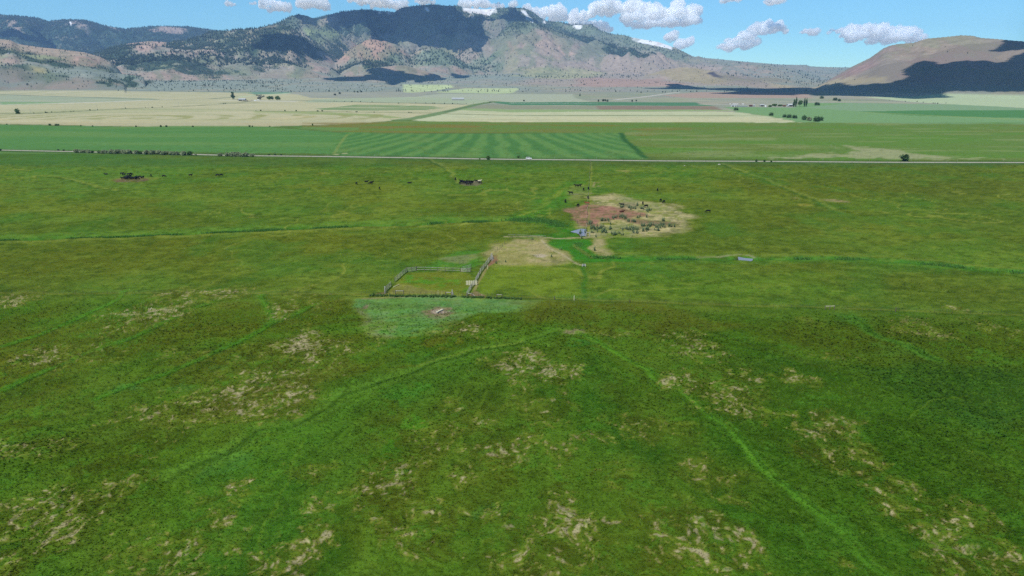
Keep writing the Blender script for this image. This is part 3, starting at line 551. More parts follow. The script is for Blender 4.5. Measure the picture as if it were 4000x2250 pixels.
# dry matted straw in clumps
straw = np.zeros(len(X))
def dry(k, c, rx, ry, a=1.):
    p = at(*T(k, [c])[0]); px = at(T(k, [c])[0][0] + rx, T(k, [c])[0][1])[0] - p[0]; py = abs(at(T(k, [c])[0][0], T(k, [c])[0][1] - ry)[1] - p[1])
    px *= 1.2; py *= 1.25; i = np.nonzero((np.abs(X - p[0]) < px * 2.2) & (np.abs(Y - p[1]) < py * 2.2))[0]
    q = np.hypot((X[i] - p[0]) / px, (Y[i] - p[1]) / py) + .6 * fbm(X[i] / (px * .6), Y[i] / (px * .6), 3, int(c[0]) + k)
    straw[i] = np.maximum(straw[i], a * (1 - sm(.15, 1.6, q)) ** 1.2)
for a in [(11, (2350, 500), 150, 70), (11, (2050, 720), 150, 70), (11, (1750, 850), 180, 60), (11, (1350, 980), 180, 60, .8), (11, (1000, 1010), 120, 40, .6), (11, (1850, 610), 80, 30, .7), (11, (400, 520), 110, 34, .8), (11, (700, 500), 120, 26, .6), (11, (60, 110), 70, 40, .8), (11, (1500, 60), 140, 30, .8),
          (11, (1100, 230), 130, 40, .8), (11, (1280, 110), 60, 20, .7), (11, (2250, 120), 90, 40, .6), (11, (850, 330), 60, 30, .6), (11, (1400, 470), 90, 30, .5), (12, (950, 310), 80, 24, .9), (12, (660, 355), 40, 12, .9), (12, (1420, 620), 120, 50, .9), (12, (1650, 660), 90, 40, .5), (12, (1480, 930), 90, 50, .6), (12, (900, 960), 120, 40, .4), (12, (800, 1070), 70, 30, .8), (12, (1060, 1060), 60, 30, .8), (12, (2250, 1050), 140, 40, .6), (12, (2000, 330), 60, 16, .5), (12, (20, 480), 40, 20, .8),
          (13, (200, 700), 180, 70, .7), (13, (450, 900), 100, 50, .8), (13, (850, 690), 70, 30, .7), (13, (1080, 1050), 90, 40, .9), (13, (1180, 520), 70, 22, .4), (13, (2050, 160), 40, 10, .9), (13, (1900, 320), 120, 30, .4), (13, (80, 450), 80, 50, .6), (13, (2400, 330), 140, 40, .4),
          (14, (150, 640), 140, 60, .8), (14, (600, 560), 200, 70, .7), (14, (1000, 350), 70, 50, .6), (14, (60, 1000), 90, 60, 1), (14, (500, 840), 170, 60, .5), (14, (1000, 800), 150, 70, .4), (14, (1480, 850), 150, 60, .8), (14, (1250, 1000), 130, 50, 1), (14, (1620, 600), 80, 70, .8), (14, (1780, 440), 60, 30, .8), (14, (2160, 970), 110, 60, 1.2), (14, (2350, 760), 60, 40, .5), (14, (250, 100), 140, 40, .5), (14, (2400, 560), 50, 40, .5), (14, (2330, 300), 80, 30, .5),
          (15, (360, 380), 110, 60, 1.15), (15, (580, 720), 120, 70, .95), (15, (640, 100), 90, 60, .8), (15, (1200, 150), 130, 50, .6), (15, (1200, 650), 50, 40, .9), (15, (1680, 870), 170, 80, .95), (15, (1400, 60), 70, 30, .7), (15, (1640, 130), 60, 40, .6), (15, (1650, 440), 60, 36, .7), (15, (1620, 570), 70, 36, .7), (15, (940, 320), 60, 40, .7), (15, (2030, 330), 60, 34, .6), (15, (2450, 700), 90, 50, .8), (15, (1250, 1020), 150, 40, .7), (15, (740, 880), 80, 50, .6), (15, (1810, 690), 90, 50, .6), (15, (2350, 920), 60, 30, .5), (15, (2080, 270), 50, 20, .5), (15, (1950, 40), 70, 20, .5), (15, (1500, 1050), 60, 30, .9),
          (16, (150, 700), 110, 80, .9), (16, (330, 850), 120, 70, .95), (16, (200, 330), 110, 60, .6), (16, (1150, 160), 130, 50, .8), (16, (1350, 290), 70, 26, .6), (16, (1650, 420), 100, 30, .8), (16, (1560, 560), 60, 40, .7), (16, (2060, 640), 110, 50, 1), (16, (1800, 660), 80, 34, .9), (16, (2200, 850), 170, 90, 1.1), (16, (2480, 980), 80, 60, 1), (16, (380, 990), 80, 40, .9), (16, (2200, 680), 80, 30, .8), (16, (1200, 970), 26, 26, 1), (16, (430, 500), 60, 24, .5), (16, (2350, 1050), 120, 40, .8), (16, (1920, 1050), 60, 30, .6)]:
    dry(*a)
far_ok = np.clip(straw, 0, 1.2)
wx = fbm(X / 4.5, Y / 4.5, 3, 101) * 2.2; wy = fbm(X / 4.5, Y / 4.5, 3, 102) * 2.2
stn = .80 * fbm((X + wx) / 2.3 + fl_t * 6, (Y + wy) / 1.1, 3, 103, .6) + .55 * fbm((X + wx * .4) / .8, (Y + wy * .4) / .45, 2, 109, .7)
near1 = sm(330, 160, r)
A_n = fbm((X + wx) / 2.6 + fl_t * 3, (Y + wy) / 2.8, 3, 103, .6); B_n = fbm((X + wx * .4) / .62, (Y + wy * .4) / .85, 2, 109, .65); D_n = fbm(X / 11, Y / 8, 3, 111)
C.put((full, sm(.03, .6, far_ok)), (84, 94, 36), .40); C.put((full, sm(-.1, .6, A_n) * sm(.03, .4, far_ok)), (120, 136, 56), .42); C.put((full, sm(.1, .7, -A_n) * sm(.1, .6, far_ok)), (70, 72, 28), .4)
sx_ = .72 * B_n + .42 * A_n + .30 * D_n + .56 * far_ok - .46
hit = sm(.10, .55, sx_) * sm(.02, .25, far_ok)
C.put((full, hit), (158, 150, 90), .62); C.put((full, sm(.42, .9, sx_) * sm(.1, .5, far_ok)), (206, 192, 152), .65)
# little tufts everywhere in the near grass
tf = fbm((X + wx) / 1.1, (Y + wy) / 1.5, 3, 105, .6)
mix(front * sm(.35, .85, tf), (92, 126, 44), .42); mix(front * sm(.3, .85, -tf), (48, 70, 22), .3)
tw = fbm((X + wx * 3) / 5, (Y + wy * 3) / 5, 4, 106, .6)
mix(front * sm(.3, .9, tw), (78, 126, 46), .45); mix(front * sm(.35, .9, -tw), (52, 74, 22), .4)
fg = fbm(X / .55, Y / .45, 2, 110, .7); mix(sm(.2, .9, fg) * sm(500, 150, r), (100, 132, 56), .30); mix(sm(.2, .9, -fg) * sm(500, 150, r), (44, 66, 22), .25)
mid = (1 - front) * sm(900, 500, r)
mix(mid * sm(.25, .9, fbm(X / 5, Y / 3.4, 4, 107)), (120, 140, 62), .35); mix(mid * sm(.25, .9, -fbm(X / 4, Y / 3, 4, 108)), (62, 84, 32), .45)

wm_ = sm(640, 660, PY)[:, None]; gr_ = (sm(.98, 1.1, C.c[:, 1] / C.c[:, 0]) * sm(.40, .24, C.c[:, 2] / C.c[:, 1]))[:, None] * wm_; f_ = front[:, None]
C.c = C.c * (1 + .13 * sm(482, 476, PY))[:, None]
C.c = C.c * (1 + gr_ * (np.array([1.30, 1.22, .84]) * (1 - f_) + np.array([1.15, 1.17, .72]) * f_ - 1))
Z = H(X, Y)
Zs = Z + near1 * front * (.12 * tf + .10 * np.clip(stn, -1, 1) * (.4 + far_ok) + .08 * tw)
for P, w, d in [(ditchL, 2.2, -.9), (ditchR, 2.0, -.8)]:
    i, m = C.mask_line(at(*np.array(P).T), w, w * .8, 1.5); Zs[i] += d * m
for P in (ditchL, ditchR):
    i, m = C.mask_line(at(*np.array([(x, y + 8) for x, y in P]).T), 1.6, 1.3, 1.5); Zs[i] += .35 * m
POND1 = T(7, [(585, 882), (640, 866), (690, 852), (745, 856), (747, 890), (745, 928), (715, 925), (690, 932), (672, 905)]); POND2 = T(7, [(2275, 1130), (2340, 1142), (2426, 1150), (2420, 1178), (2350, 1172), (2280, 1166)])
for P in (POND1, POND2):
    i, m = C.mask_poly(at(*np.array(P).T), 1.2, .4); Zs[i] = Zs[i] * (1 - m) + (Zs[i] - .7) * m; C.put((i, m), (70, 62, 48))
GX, GY, GZ = X, Y, Z
# standing grass: a great many leaning blades over the near meadow, coloured like the sward they grow from
ok = (r > 66) & (r < 430) & (np.abs(X) < 1.1 * np.maximum(Y, 80)) & (Y > 60)
for P in (POND1, POND2, T(7, [(540, 692), (700, 620), (1100, 638), (1385, 728), (900, 800), (760, 830)])): ok &= poly_sd(at(*np.array(P).T), X, Y) < 1.0
gi = np.nonzero(ok)[0]; gi = rng.choice(gi, min(160000, len(gi)), replace=False); n = len(gi); s_ = np.clip(.0025 * r[gi], .2, .7) * rng.uniform(.6, 1.5, n) * np.where(front[gi] > .5, 1., .6)
V = []; A_ = []
for k in range(3):
    a = np.arctan2(Y[gi] - 195, X[gi] - 14) + wv[gi] * 1.5 + rng.normal(0, .8, n); lean = rng.uniform(.6, 1.5, n); dx, dy = np.cos(a), np.sin(a); wd = s_ * rng.uniform(.20, .34, n)
    bx, by, bz = X[gi] + rng.normal(0, .15, n) * s_, Y[gi] + rng.normal(0, .15, n) * s_, Zs[gi] - .03
    p0 = np.stack([bx - dy * wd, by + dx * wd, bz], 1); p1 = np.stack([bx + dy * wd, by - dx * wd, bz], 1)
    tp_ = np.stack([bx + dx * s_ * np.sin(lean), by + dy * s_ * np.sin(lean), bz + s_ * np.cos(lean) + .02], 1)
    V += [np.stack([p0, p1, tp_], 1)]; c = C.c[gi] * np.exp(rng.normal(.12, .17, (n, 1))) * np.exp(rng.normal(0, .09, (n, 3))); A_ += [np.repeat(c[:, None], 3, 1)]
V = np.concatenate(V).reshape(-1, 3); A_ = np.clip(np.concatenate(A_).reshape(-1, 3) * .72, .004, .6)
tag(link('grass', mesh_np('grass', V, np.arange(len(V)).reshape(-1, 3), [M['blade']], A_)), kind='stuff')
def surf(px, z, name, m, n=1):
    P = at(*np.array(px).T); b = bmesh.new(); f = b.faces.new([b.verts.new((p[0], p[1], z)) for p in P]); f.normal_update()
    if f.normal.z < 0: f.normal_flip()
    mm = bpy.data.meshes.new(name); b.to_mesh(mm); b.free(); mm.materials.append(m); return link(name, mm)
for P in (POND1, POND2):
    c = np.mean(at(*np.array(P).T), 0); tag(surf(P, G(c[0], c[1]) - .12, 'pond', M['water']), kind='structure')

# ------------------------------------------------------------------ the road
rp = at(*np.array([(-900, 566), (0, 588), (300, 592.5), (1000, 606.5), (1500, 615), (2000, 622.5), (2500, 627), (3000, 630), (3500, 633), (4000, 636), (4900, 641)], float).T)
dense = []
for a, b in zip(rp[:-1], rp[1:]):
    for t in np.linspace(0, 1, 30, endpoint=False): dense.append(a + (b - a) * t)
dense = np.array(dense + [rp[-1]]); dn = np.gradient(dense, axis=0); dn /= np.linalg.norm(dn, axis=1)[:, None]; nn = np.stack([-dn[:, 1], dn[:, 0]], 1)
V = []
for o, dz in ((-3.4, -.25), (-1.9, .20), (0, .28), (1.9, .20), (3.4, -.25)):
    q = dense + nn * o; V.append(np.column_stack([q, H(dense[:, 0], dense[:, 1]) + dz]))
n = len(dense); V = np.concatenate(V); i = np.arange(n - 1)
F = np.concatenate([np.stack([k * n + i, k * n + i + 1, (k + 1) * n + i + 1, (k + 1) * n + i], 1) for k in range(4)])
tag(link('road', mesh_np('road', V, F[:, ::1], [M['gravel']], None, True)), kind='structure')
def road_pt(x, off=0.):
    """point of the road whose survey pixel column is x"""
    px, _ = pxof(dense[:, 0], dense[:, 1]); k = int(np.argmin(np.abs(px - x))); p = dense[k] + nn[k] * off
    return Vector((p[0], p[1], G(dense[k][0], dense[k][1]) + (.28 if abs(off) < 3 else 0))), math.atan2(dn[k][1], dn[k][0])

# ------------------------------------------------------------------ hills and mountain
hr_ = [3300.]
while hr_[-1] < 13200: hr_.append(hr_[-1] + (15 if hr_[-1] < 7500 else 24))
hr_ = np.array(hr_)
CAST = {}
def hill_cover(X, Y, Z):
    global C, full, FOREST, hill, az, r
    r = np.hypot(X, Y); az = np.arctan2(X, Y)
    C = Cover(X, Y, (150, 156, 140)); C.wx = fbm(X / 160, Y / 160, 3, 71); C.wy = fbm(X / 160, Y / 160, 3, 72); full = np.arange(len(X))
    e_ = 12.; sx = (H(X * (1 + e_ / r), Y * (1 + e_ / r)) - H(X * (1 - e_ / r), Y * (1 - e_ / r))) / (2 * e_)
    h1 = fbm(X / 500, Y / 500, 4, 201); h2 = fbm(X / 180, Y / 180, 4, 202); h3 = fbm(X / 1200, Y / 1200, 3, 203)
    slope = sm(.08, .28, np.abs(sx))
    mix(sm(-.2, .5, h1), (160, 156, 144), .8); mix(sm(.1, .7, h3), (140, 152, 138), .7); mix(sm(.2, .7, h2), (172, 160, 132), .4)
    mix(slope, (160, 146, 130), .70); mix(slope * sm(.0, .6, h2), (150, 152, 116), .6); mix(slope * sm(.1, .6, -h1), (176, 148, 132), .6)
    FOREST = np.zeros(len(X))
    def wpoly(px, rgb=None, soft=60., warp=70., k=1., forest=None):
        key = repr(px); CAST.setdefault(key, None)
        if CAST[key] is None: CAST[key] = cast(px)[:, :2]
        P = CAST[key]; i, m = C.mask_poly(P, soft, warp)
        if rgb is not None: C.put((i, m), rgb, k)
        if forest is not None: FOREST[i] = FOREST[i] * (1 - m) + forest * m
    # land-cover by region
    up = sm(330, 620, Z) * sm(5600, 6800, r)
    mix(up, (96, 116, 100), .9); mix(up * sm(.1, .7, h2), (120, 132, 96), .6); mix(up * sm(.2, .7, h1), (126, 122, 104), .5)
    mix(sm(9000, 9600, r) * sm(.05, -.12, az), (70, 92, 78), .9)
    FOREST[:] = np.maximum(.55 * up, .8 * sm(7500, 9000, r) * sm(.0, -.2, az))
    FOREST[:] = np.maximum(FOREST, sm(5200, 5900, r) * sm(-.12, -.2, az) * sm(-.25, .35, h1 + .4 * h2) * .95)
    FOREST[:] = np.maximum(FOREST, sm(3700, 4200, r) * sm(5600, 5000, r) * sm(-.28, -.36, az) * (.12 + .6 * sm(.25, .6, h2)))
    wpoly([(2100, 240), (2800, 245), (3300, 300), (2700, 330), (2300, 345), (2050, 330)], (172, 156, 142), 90, 80, .7, .03)
    wpoly(T(3, [(200, 690), (600, 680), (1000, 720), (500, 800), (0, 760)]), (166, 168, 124), 60, 60, .75, .03)
    wpoly(T(3, [(640, 780), (1500, 800), (1800, 850), (1200, 880), (650, 870)]), (176, 150, 136), 50, 40, .9, .01)
    wpoly(T(3, [(1350, 760), (1700, 680), (2050, 725), (2300, 800), (2000, 850), (1600, 800)]), (168, 156, 122), 40, 40, .9, .01)
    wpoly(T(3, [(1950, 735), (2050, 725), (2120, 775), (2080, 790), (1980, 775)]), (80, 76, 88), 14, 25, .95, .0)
    wpoly(T(2, [(830, 600), (1130, 400), (1230, 400), (1400, 470), (1550, 570), (1480, 600), (1200, 610), (900, 640)]), (186, 152, 130), 50, 60, .9, .16)
    wpoly(T(2, [(1250, 590), (1560, 560), (1900, 520), (2300, 560), (2500, 600), (2000, 680), (1500, 640), (1200, 640)]), (128, 146, 122), 60, 60, .8, .45)
    wpoly(T(2, [(1200, 320), (1390, 330), (1350, 400), (1250, 380)]), (160, 166, 158), 30, 50, .8, .1); wpoly(T(2, [(1780, 300), (1850, 350), (1780, 340)]), (170, 172, 164), 25, 40, .9, .0)
    wpoly(T(2, [(1580, 500), (1650, 520), (1630, 560), (1560, 540)]), (196, 178, 140), 20, 30, .9, .0)
    wpoly(T(2, [(480, 310), (700, 300), (830, 340), (780, 400), (560, 370)]), (150, 164, 116), 50, 60, .85, .15); wpoly(T(2, [(920, 250), (1150, 235), (1060, 265)]), (130, 164, 110), 40, 40, .9, .0)
    wpoly(T(2, [(120, 330), (250, 260), (370, 300), (250, 340)]), (178, 160, 136), 30, 50, .9, .1); wpoly(T(2, [(640, 190), (820, 170), (700, 240), (430, 260)]), (168, 158, 140), 30, 50, .8, .1)
    wpoly(T(3, [(220, 350), (420, 360), (620, 550), (450, 560), (50, 480), (30, 400)]), (176, 156, 140), 50, 70, .85, .1); wpoly(T(3, [(450, 460), (560, 520), (620, 555), (540, 545)]), (206, 174, 156), 15, 40, .8, .0)
    wpoly(T(2, [(2510, 420), (2570, 420), (2576, 490), (2540, 480)]), (188, 142, 132), 25, 40, .9, .0); wpoly(T(2, [(2250, 230), (2500, 180), (2576, 250), (2400, 330)]), (146, 138, 124), 40, 60, .7, .2)
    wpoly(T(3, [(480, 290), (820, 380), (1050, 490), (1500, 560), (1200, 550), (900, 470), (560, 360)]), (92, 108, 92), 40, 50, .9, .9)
    wpoly(T(3, [(440, 220), (800, 250), (1100, 350), (1600, 480), (1800, 560), (1400, 540), (900, 400), (500, 270)]), (132, 146, 122), 40, 60, .7, .25)
    wpoly(T(1, [(1190, 470), (1540, 415), (1700, 450), (1500, 520), (1350, 500)]), (186, 158, 140), 40, 50, .9, .12); wpoly(T(1, [(1600, 520), (2150, 490), (2200, 540), (1650, 580)]), (178, 154, 140), 40, 50, .7, .3)
    wpoly(T(1, [(1380, 650), (1600, 630), (1690, 720), (1500, 710)]), (164, 172, 128), 40, 50, .8, .03); wpoly(T(1, [(1800, 680), (2100, 640), (2250, 690), (1950, 720)]), (172, 146, 136), 30, 40, .8, .2)
    wpoly(T(1, [(0, 400), (150, 430), (600, 490), (1000, 570), (1170, 680), (700, 680), (300, 560), (0, 540)]), (184, 160, 136), 50, 60, .75, .10); wpoly(T(1, [(600, 560), (1000, 600), (1180, 680), (850, 690)]), (186, 152, 136), 40, 40, .7, .08)
    wpoly(T(1, [(-800, 640), (0, 650), (700, 690), (1150, 700), (1500, 790), (1400, 885), (0, 885), (-800, 880)]), (142, 152, 138), 50, 50, .8, .05)
    wpoly(T(1, [(0, 690), (250, 700), (350, 760), (300, 810), (0, 780)]), (160, 138, 128), 40, 50, .7, .12)
    for P, f in [([(-500, 470), (0, 485), (300, 525), (700, 640), (1150, 700), (1150, 730), (700, 705), (300, 605), (0, 560), (-500, 540)], .75), ([(-400, 640), (0, 640), (250, 660), (500, 730), (700, 740), (650, 785), (400, 765), (0, 690)], .6), ([(350, 740), (500, 760), (450, 845), (370, 835)], .5), ([(0, 700), (380, 750), (600, 800), (900, 830), (600, 850), (200, 820)], .2),
                 ([(1100, 480), (1350, 560), (1600, 570), (2000, 640), (2450, 725), (2300, 725), (1750, 720), (1250, 690), (1000, 560), (700, 470)], .92), ([(1700, 440), (2576, 300), (2576, 560), (2200, 520), (2150, 460)], .75)]: wpoly(T(1, P), (112, 126, 100), 40, 60, .6, f)
    for P, f in [([(0, 340), (380, 320), (800, 600), (500, 600), (0, 480)], .88), ([(0, 540), (500, 560), (480, 700), (0, 720)], .7), ([(450, 330), (700, 420), (860, 600), (780, 620), (560, 420)], .6), ([(1200, 400), (1500, 480), (1900, 480), (2300, 560), (1700, 600), (1560, 560)], .35)]: wpoly(T(2, P), None, 40, 60, .6, f)
    wpoly(T(1, [(0, 570), (50, 575), (50, 640), (0, 640)]), (166, 176, 122), 30, 30, .8, .05); wpoly(T(1, [(150, 510), (600, 580), (500, 610), (200, 560)]), (160, 164, 118), 30, 40, .7, .15); wpoly(T(1, [(300, 690), (450, 700), (420, 740), (330, 730)]), (180, 166, 112), 30, 30, .8, .1)
    wpoly(T(1, [(1050, 840), (1200, 810), (1500, 815), (1540, 830), (1300, 880), (1080, 870)]), (122, 142, 112), 20, 40, .8, .9)
    wpoly(T(1, [(90, 200), (200, 230), (340, 360), (260, 340)]), (186, 164, 148), 40, 90, .9, .0); wpoly(T(1, [(610, 225), (720, 205), (900, 300), (870, 320), (640, 270)]), (164, 150, 140), 60, 120, .85, .15)
    wpoly(T(1, [(1500, 310), (1600, 270), (1870, 300), (1860, 320), (1600, 320)]), (186, 164, 150), 50, 90, .85, .1); wpoly(T(1, [(1090, 265), (1220, 300), (1180, 310)]), (170, 156, 146), 40, 60, .8, .1); wpoly(T(1, [(560, 370), (660, 400), (600, 405)]), (166, 160, 146), 40, 60, .8, .1)
    wpoly(T(1, [(330, 190), (380, 200), (340, 280), (320, 270)]), (160, 140, 134), 40, 70, .8, .1)
    # smooth hill on the right: pink-brown dry grass with a green flush
    hill = sm(.27, .30, az) * sm(2700, 3100, r) * sm(6200, 5600, r) * sm(15, 60, Z)
    mix(hill, (150, 140, 128), .95); mix(hill * sm(-.1, .6, fbm(X / 300 + Z / 90, Y / 700, 4, 211)), (144, 142, 114), .7); mix(hill * sm(.2, .7, fbm(X / 90, Y / 200, 4, 212)), (158, 136, 130), .5)
    FOREST = FOREST * (1 - hill)
    wpoly(T(4, [(640, 800), (1000, 620), (1180, 500), (1100, 640), (820, 790)]), (166, 138, 132), 30, 30, .6, 0.)
    wpoly(T(4, [(0, 810), (700, 800), (1300, 850), (700, 870), (0, 870)]), (182, 170, 138), 30, 40, .8, 0.)
    for P, rgb in [(T(2, [(1475, 850), (1970, 855), (1976, 878), (1750, 918), (1560, 934), (1480, 928)]), (190, 202, 150)), (T(2, [(1780, 928), (1990, 905), (2100, 888), (2576, 888)]) + T(3, [(65, 889), (0, 938)]) + T(2, [(2400, 942)]), (188, 200, 150)),
                   (T(2, [(1600, 975), (1850, 942), (2576, 946)]) + T(3, [(615, 946), (640, 985), (770, 1024), (0, 1027)]) + T(2, [(2380, 1016), (2200, 1000)]), (178, 184, 158))]:
        wpoly(P, rgb, 10, 8, 1., 0.)
    # snow lying under the summit rims
    for P in [T(2, [(2080, 75), (2250, 85), (2425, 97), (2420, 122), (2330, 128), (2230, 112), (2110, 100)]), T(2, [(1690, 68), (1720, 68), (1745, 92), (1715, 86)]), T(2, [(1300, 113), (1390, 124), (1340, 124)]), T(2, [(1215, 108), (1260, 114), (1245, 122)]), T(2, [(2150, 132), (2200, 160), (2180, 158)]),
              T(3, [(82, 82), (135, 104), (165, 150), (218, 214), (190, 200), (140, 135), (100, 108)]), T(3, [(1200, 374), (1400, 404), (1600, 462), (1612, 476), (1500, 448), (1370, 420), (1240, 396)]), T(3, [(610, 247), (705, 250), (690, 266), (640, 260)]), T(3, [(310, 198), (350, 212), (325, 212)]), T(1, [(693, 203), (716, 212), (720, 240), (705, 225)]), T(2, [(1925, 160), (1945, 160), (1940, 168)])]:
        wpoly([(x, y + 5) for x, y in P], (252, 253, 255), 6, 5, 1., 0.); [wpoly([(x, y + q) for x, y in P], (252, 253, 255), 8, 5, 1., 0.) for q in (2, 8, 10)]
    # streaks down the slopes: noise bands, some darker and greener, others paler
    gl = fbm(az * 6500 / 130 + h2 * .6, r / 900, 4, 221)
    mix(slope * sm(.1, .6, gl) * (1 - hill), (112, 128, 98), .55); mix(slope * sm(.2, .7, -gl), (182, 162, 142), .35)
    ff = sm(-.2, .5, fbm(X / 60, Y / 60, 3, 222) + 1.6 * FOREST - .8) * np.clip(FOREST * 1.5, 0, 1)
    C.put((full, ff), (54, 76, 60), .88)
    return C.c
# the skirts of the hills that lie on the valley sheet
CV = C; gi = np.nonzero((GY > 1900) & (np.hypot(GX, GY) > 2500))[0]
hm_ = np.maximum(sm(5, 13, GZ[gi]) * sm(2600, 2800, np.hypot(GX[gi], GY[gi])), sm(3120, 3290, GY[gi]))
gi = gi[hm_ > 0]; hm_ = hm_[hm_ > 0]
hc = hill_cover(GX[gi], GY[gi], GZ[gi]); SK = (GX[gi], GY[gi], FOREST * hm_, hm_, hill); CV.c[gi] = CV.c[gi] * (1 - hm_[:, None]) + hc * hm_[:, None]
ALB = 0.60
me = mesh_np('ground', np.stack([GX, GY, Zs], 1), grid_faces(len(rows)), [M['ground']], np.clip(CV.c * ALB, 0.004, .8), True)
tag(link('ground', me), kind='structure')
X, Y = sheet(hr_); Z = H(X, Y); hill_cover(X, Y, Z)
ALBH = 0.72
me = mesh_np('hills', np.stack([X, Y, Z], 1), grid_faces(len(hr_)), [M['hill']], np.clip(C.c * ALBH, 0.01, .85), True)
tag(link('hills', me), kind='structure')

# ------------------------------------------------------------------ trees
def leaves(blobs, n, size, seed, flat=.0, zmin=None):
    """n leaf clumps (bent quads) spread through the shells of ellipsoids [(c, (rx,ry,rz))]"""
    g = np.random.default_rng(seed); w = np.array([b[1][0] * b[1][2] for b in blobs]); w /= w.sum()
    k = g.choice(len(blobs), n, p=w); c = np.array([b[0] for b in blobs], float)[k]; rad = np.array([b[1] for b in blobs], float)[k]
    d = g.normal(size=(n, 3)); d /= np.linalg.norm(d, axis=1)[:, None]
    P = c + d * rad * (g.random((n, 1)) ** .45) * (1 + .12 * g.normal(size=(n, 1)))
    if zmin is not None: P[:, 2] = np.maximum(P[:, 2], zmin + g.random(n) * .3)
    nr = d * .8 + np.array([0, 0, .75]) + .55 * g.normal(size=(n, 3)); u = np.cross(nr, g.normal(size=(n, 3))); u /= np.linalg.norm(u, axis=1)[:, None] + 1e-9; v = np.cross(nr, u); v /= np.linalg.norm(v, axis=1)[:, None] + 1e-9
    s = size * (.55 + .9 * g.random((n, 1)))
    V = np.stack([P - u * s, P + v * s * .7, P + u * s, P - v * s * .7], 1).reshape(-1, 3)
    return V, np.arange(4 * n).reshape(-1, 4)
def bush_mesh(name, m, w, d, h, seed, n=420, size=.34, lumps=9):
    g = random.Random(seed); bl = []
    for _ in range(lumps):
        a = g.uniform(0, 6.28); q = g.uniform(0, .62); s = g.uniform(.28, .5)
        hz = h * g.uniform(.30, .66); bl.append(((math.cos(a) * q * w / 2, math.sin(a) * q * d / 2, hz), (w * s * .62, d * s * .62, h - hz if g.random() < .5 else h * .34)))
    V, F = leaves(bl, n, size, seed, zmin=.05)
    return mesh_np(name, V, F, [m])
def stem_mesh(h, seed, r=.06, n=5, spread=.5):
    b = MB(); g = random.Random(seed)
    for _ in range(n):
        a = g.uniform(0, 6.28); b.bar((0, 0, -.1), (math.cos(a) * spread * g.random(), math.sin(a) * spread * g.random(), h * g.uniform(.5, .9)), r, r * .4, 5)
    return b.mesh('stem', M['bark'])
def plant(name, crown, stem, loc, label, cat, group=None, sc=1., rz=0., parts=('foliage', 'stem')):
    o = empty(name, loc, rz); o.scale = (sc, sc, sc) if np.isscalar(sc) else sc
    link(parts[0], crown, parent=o); link(parts[1], stem, parent=o); return tag(o, label, cat, group)

# willows along the road
wb = [bush_mesh('foliage', M['willow'], 8.2, 5, 3.1, 31 + k, 1700, .30, 13) for k in range(3)]
wg = [bush_mesh('foliage', M['leafdk'], 5, 4, 3.0, 51 + k, 420, .32) for k in range(2)]
wst = stem_mesh(3.2, 5, .07, 7, 1.4)
far_w = [(130, 1.0, 0), (200, .85, 0), (262, .95, 0), (330, .8, 1), (395, .8, 1), (455, 1.0, 0), (520, 1.15, 0), (590, 1.2, 0), (655, 1.15, 0), (720, 1.2, 0), (790, 1.05, 1), (850, 1.05, 0), (915, .95, 1), (965, 1.2, 0), (1030, 1.25, 0), (1090, 1.2, 0), (1150, 1.0, 0), (1205, 1.05, 0), (1265, .95, 0), (1330, 1.0, 0), (1390, 1.2, 0), (1450, 1.2, 1), (1500, 1.15, 1), (1560, .5, 0)]
for k, (x, s, kind) in enumerate(far_w):
    px = T(25, [(x, 100)])[0][0]; p, a = road_pt(px, rnd.uniform(-8.5, -5.5))
    plant('willow_bush', (wg[k % 2] if kind else wb[k % 3]), wst, p, 'silvery grey-green willow bush in the long row along the road' if not kind else 'darker green bush among the silvery willows in the long roadside row', 'bush', 'silvery willows of the long roadside row' if not kind else 'dark bushes of the long roadside row', s, rnd.uniform(0, 6))
for k, (x, s) in enumerate([(1850, .85), (1905, 1.0), (1960, 1.1), (2015, 1.25), (2070, 1.25), (2125, 1.2), (2220, .85)]):
    p, a = road_pt(T(25, [(x, 100)])[0][0], -7)
    lab = 'silvery willow bush in the short clump right of the long roadside row' if k < 6 else 'small round silvery bush detached at the right end of the short willow clump'
    plant('willow_bush', wb[k % 3], wst, p, lab, 'bush', 'willows of the short roadside clump' if k < 6 else None, s, rnd.uniform(0, 6))
gb = [bush_mesh('foliage', M['leaf'], 4, 4, 3.2, 71 + k, 520, .3) for k in range(3)]
gst = stem_mesh(2.2, 8, .05, 6, .8)
def bush_at(px, py, sc, label, m=0, name='bush', crown=None):
    return plant(name, crown or gb[m % 3], gst, spot(px, py) - Vector((0, 0, .05)), label, 'bush', None, sc, rnd.uniform(0, 6))
bush_at(3533, 629, 1.9, 'large dark round bush beside the road at right before a pale streak', 0, crown=bush_mesh('foliage', M['leafdk'], 4, 4, 3.1, 88, 1100, .26, 12))
bush_at(1907, 625, 1.25, 'green bush in front of the road left of the white car', 1)
bush_at(2024, 617, .7, 'small bush just left of the white car on the far verge', 2)
bush_at(1874, 623, .4, 'tiny dark bush on the near verge left of the green roadside bush', 2)
for x, s, l in [(1050, .5, 'low dark bush on the verge past the right end of the short willow clump'), (1075, .6, 'middle of the low dark bushes on the verge right of the short willow clump'), (1098, .5, 'rightmost of the low dark bushes on the verge right of the short willow clump')]: bush_at(x, 606, s, l, 1, crown=wg[0])
for x, y, s, l in [(228, 590, .6, 'low dark bush on the road verge left of the long willow row'), (250, 591, .6, 'second low dark bush on the verge just left of the long willow row'), (4, 590, .6, 'low bush on the verge at the left edge of the photo'), (2955, 631, .6, 'low green bush on the near road verge, left of two along the right stretch'), (2985, 632, .6, 'low green bush on the near road verge, right of two along the right stretch'), (3012, 633, .5, 'low green bush where the pale road begins again at right')]:
    bush_at(x, y, s, l, 1, crown=wg[1])
bush_at(69, 444, 3.2, 'lone dark bush at the edge of the pale field at far left', 0)
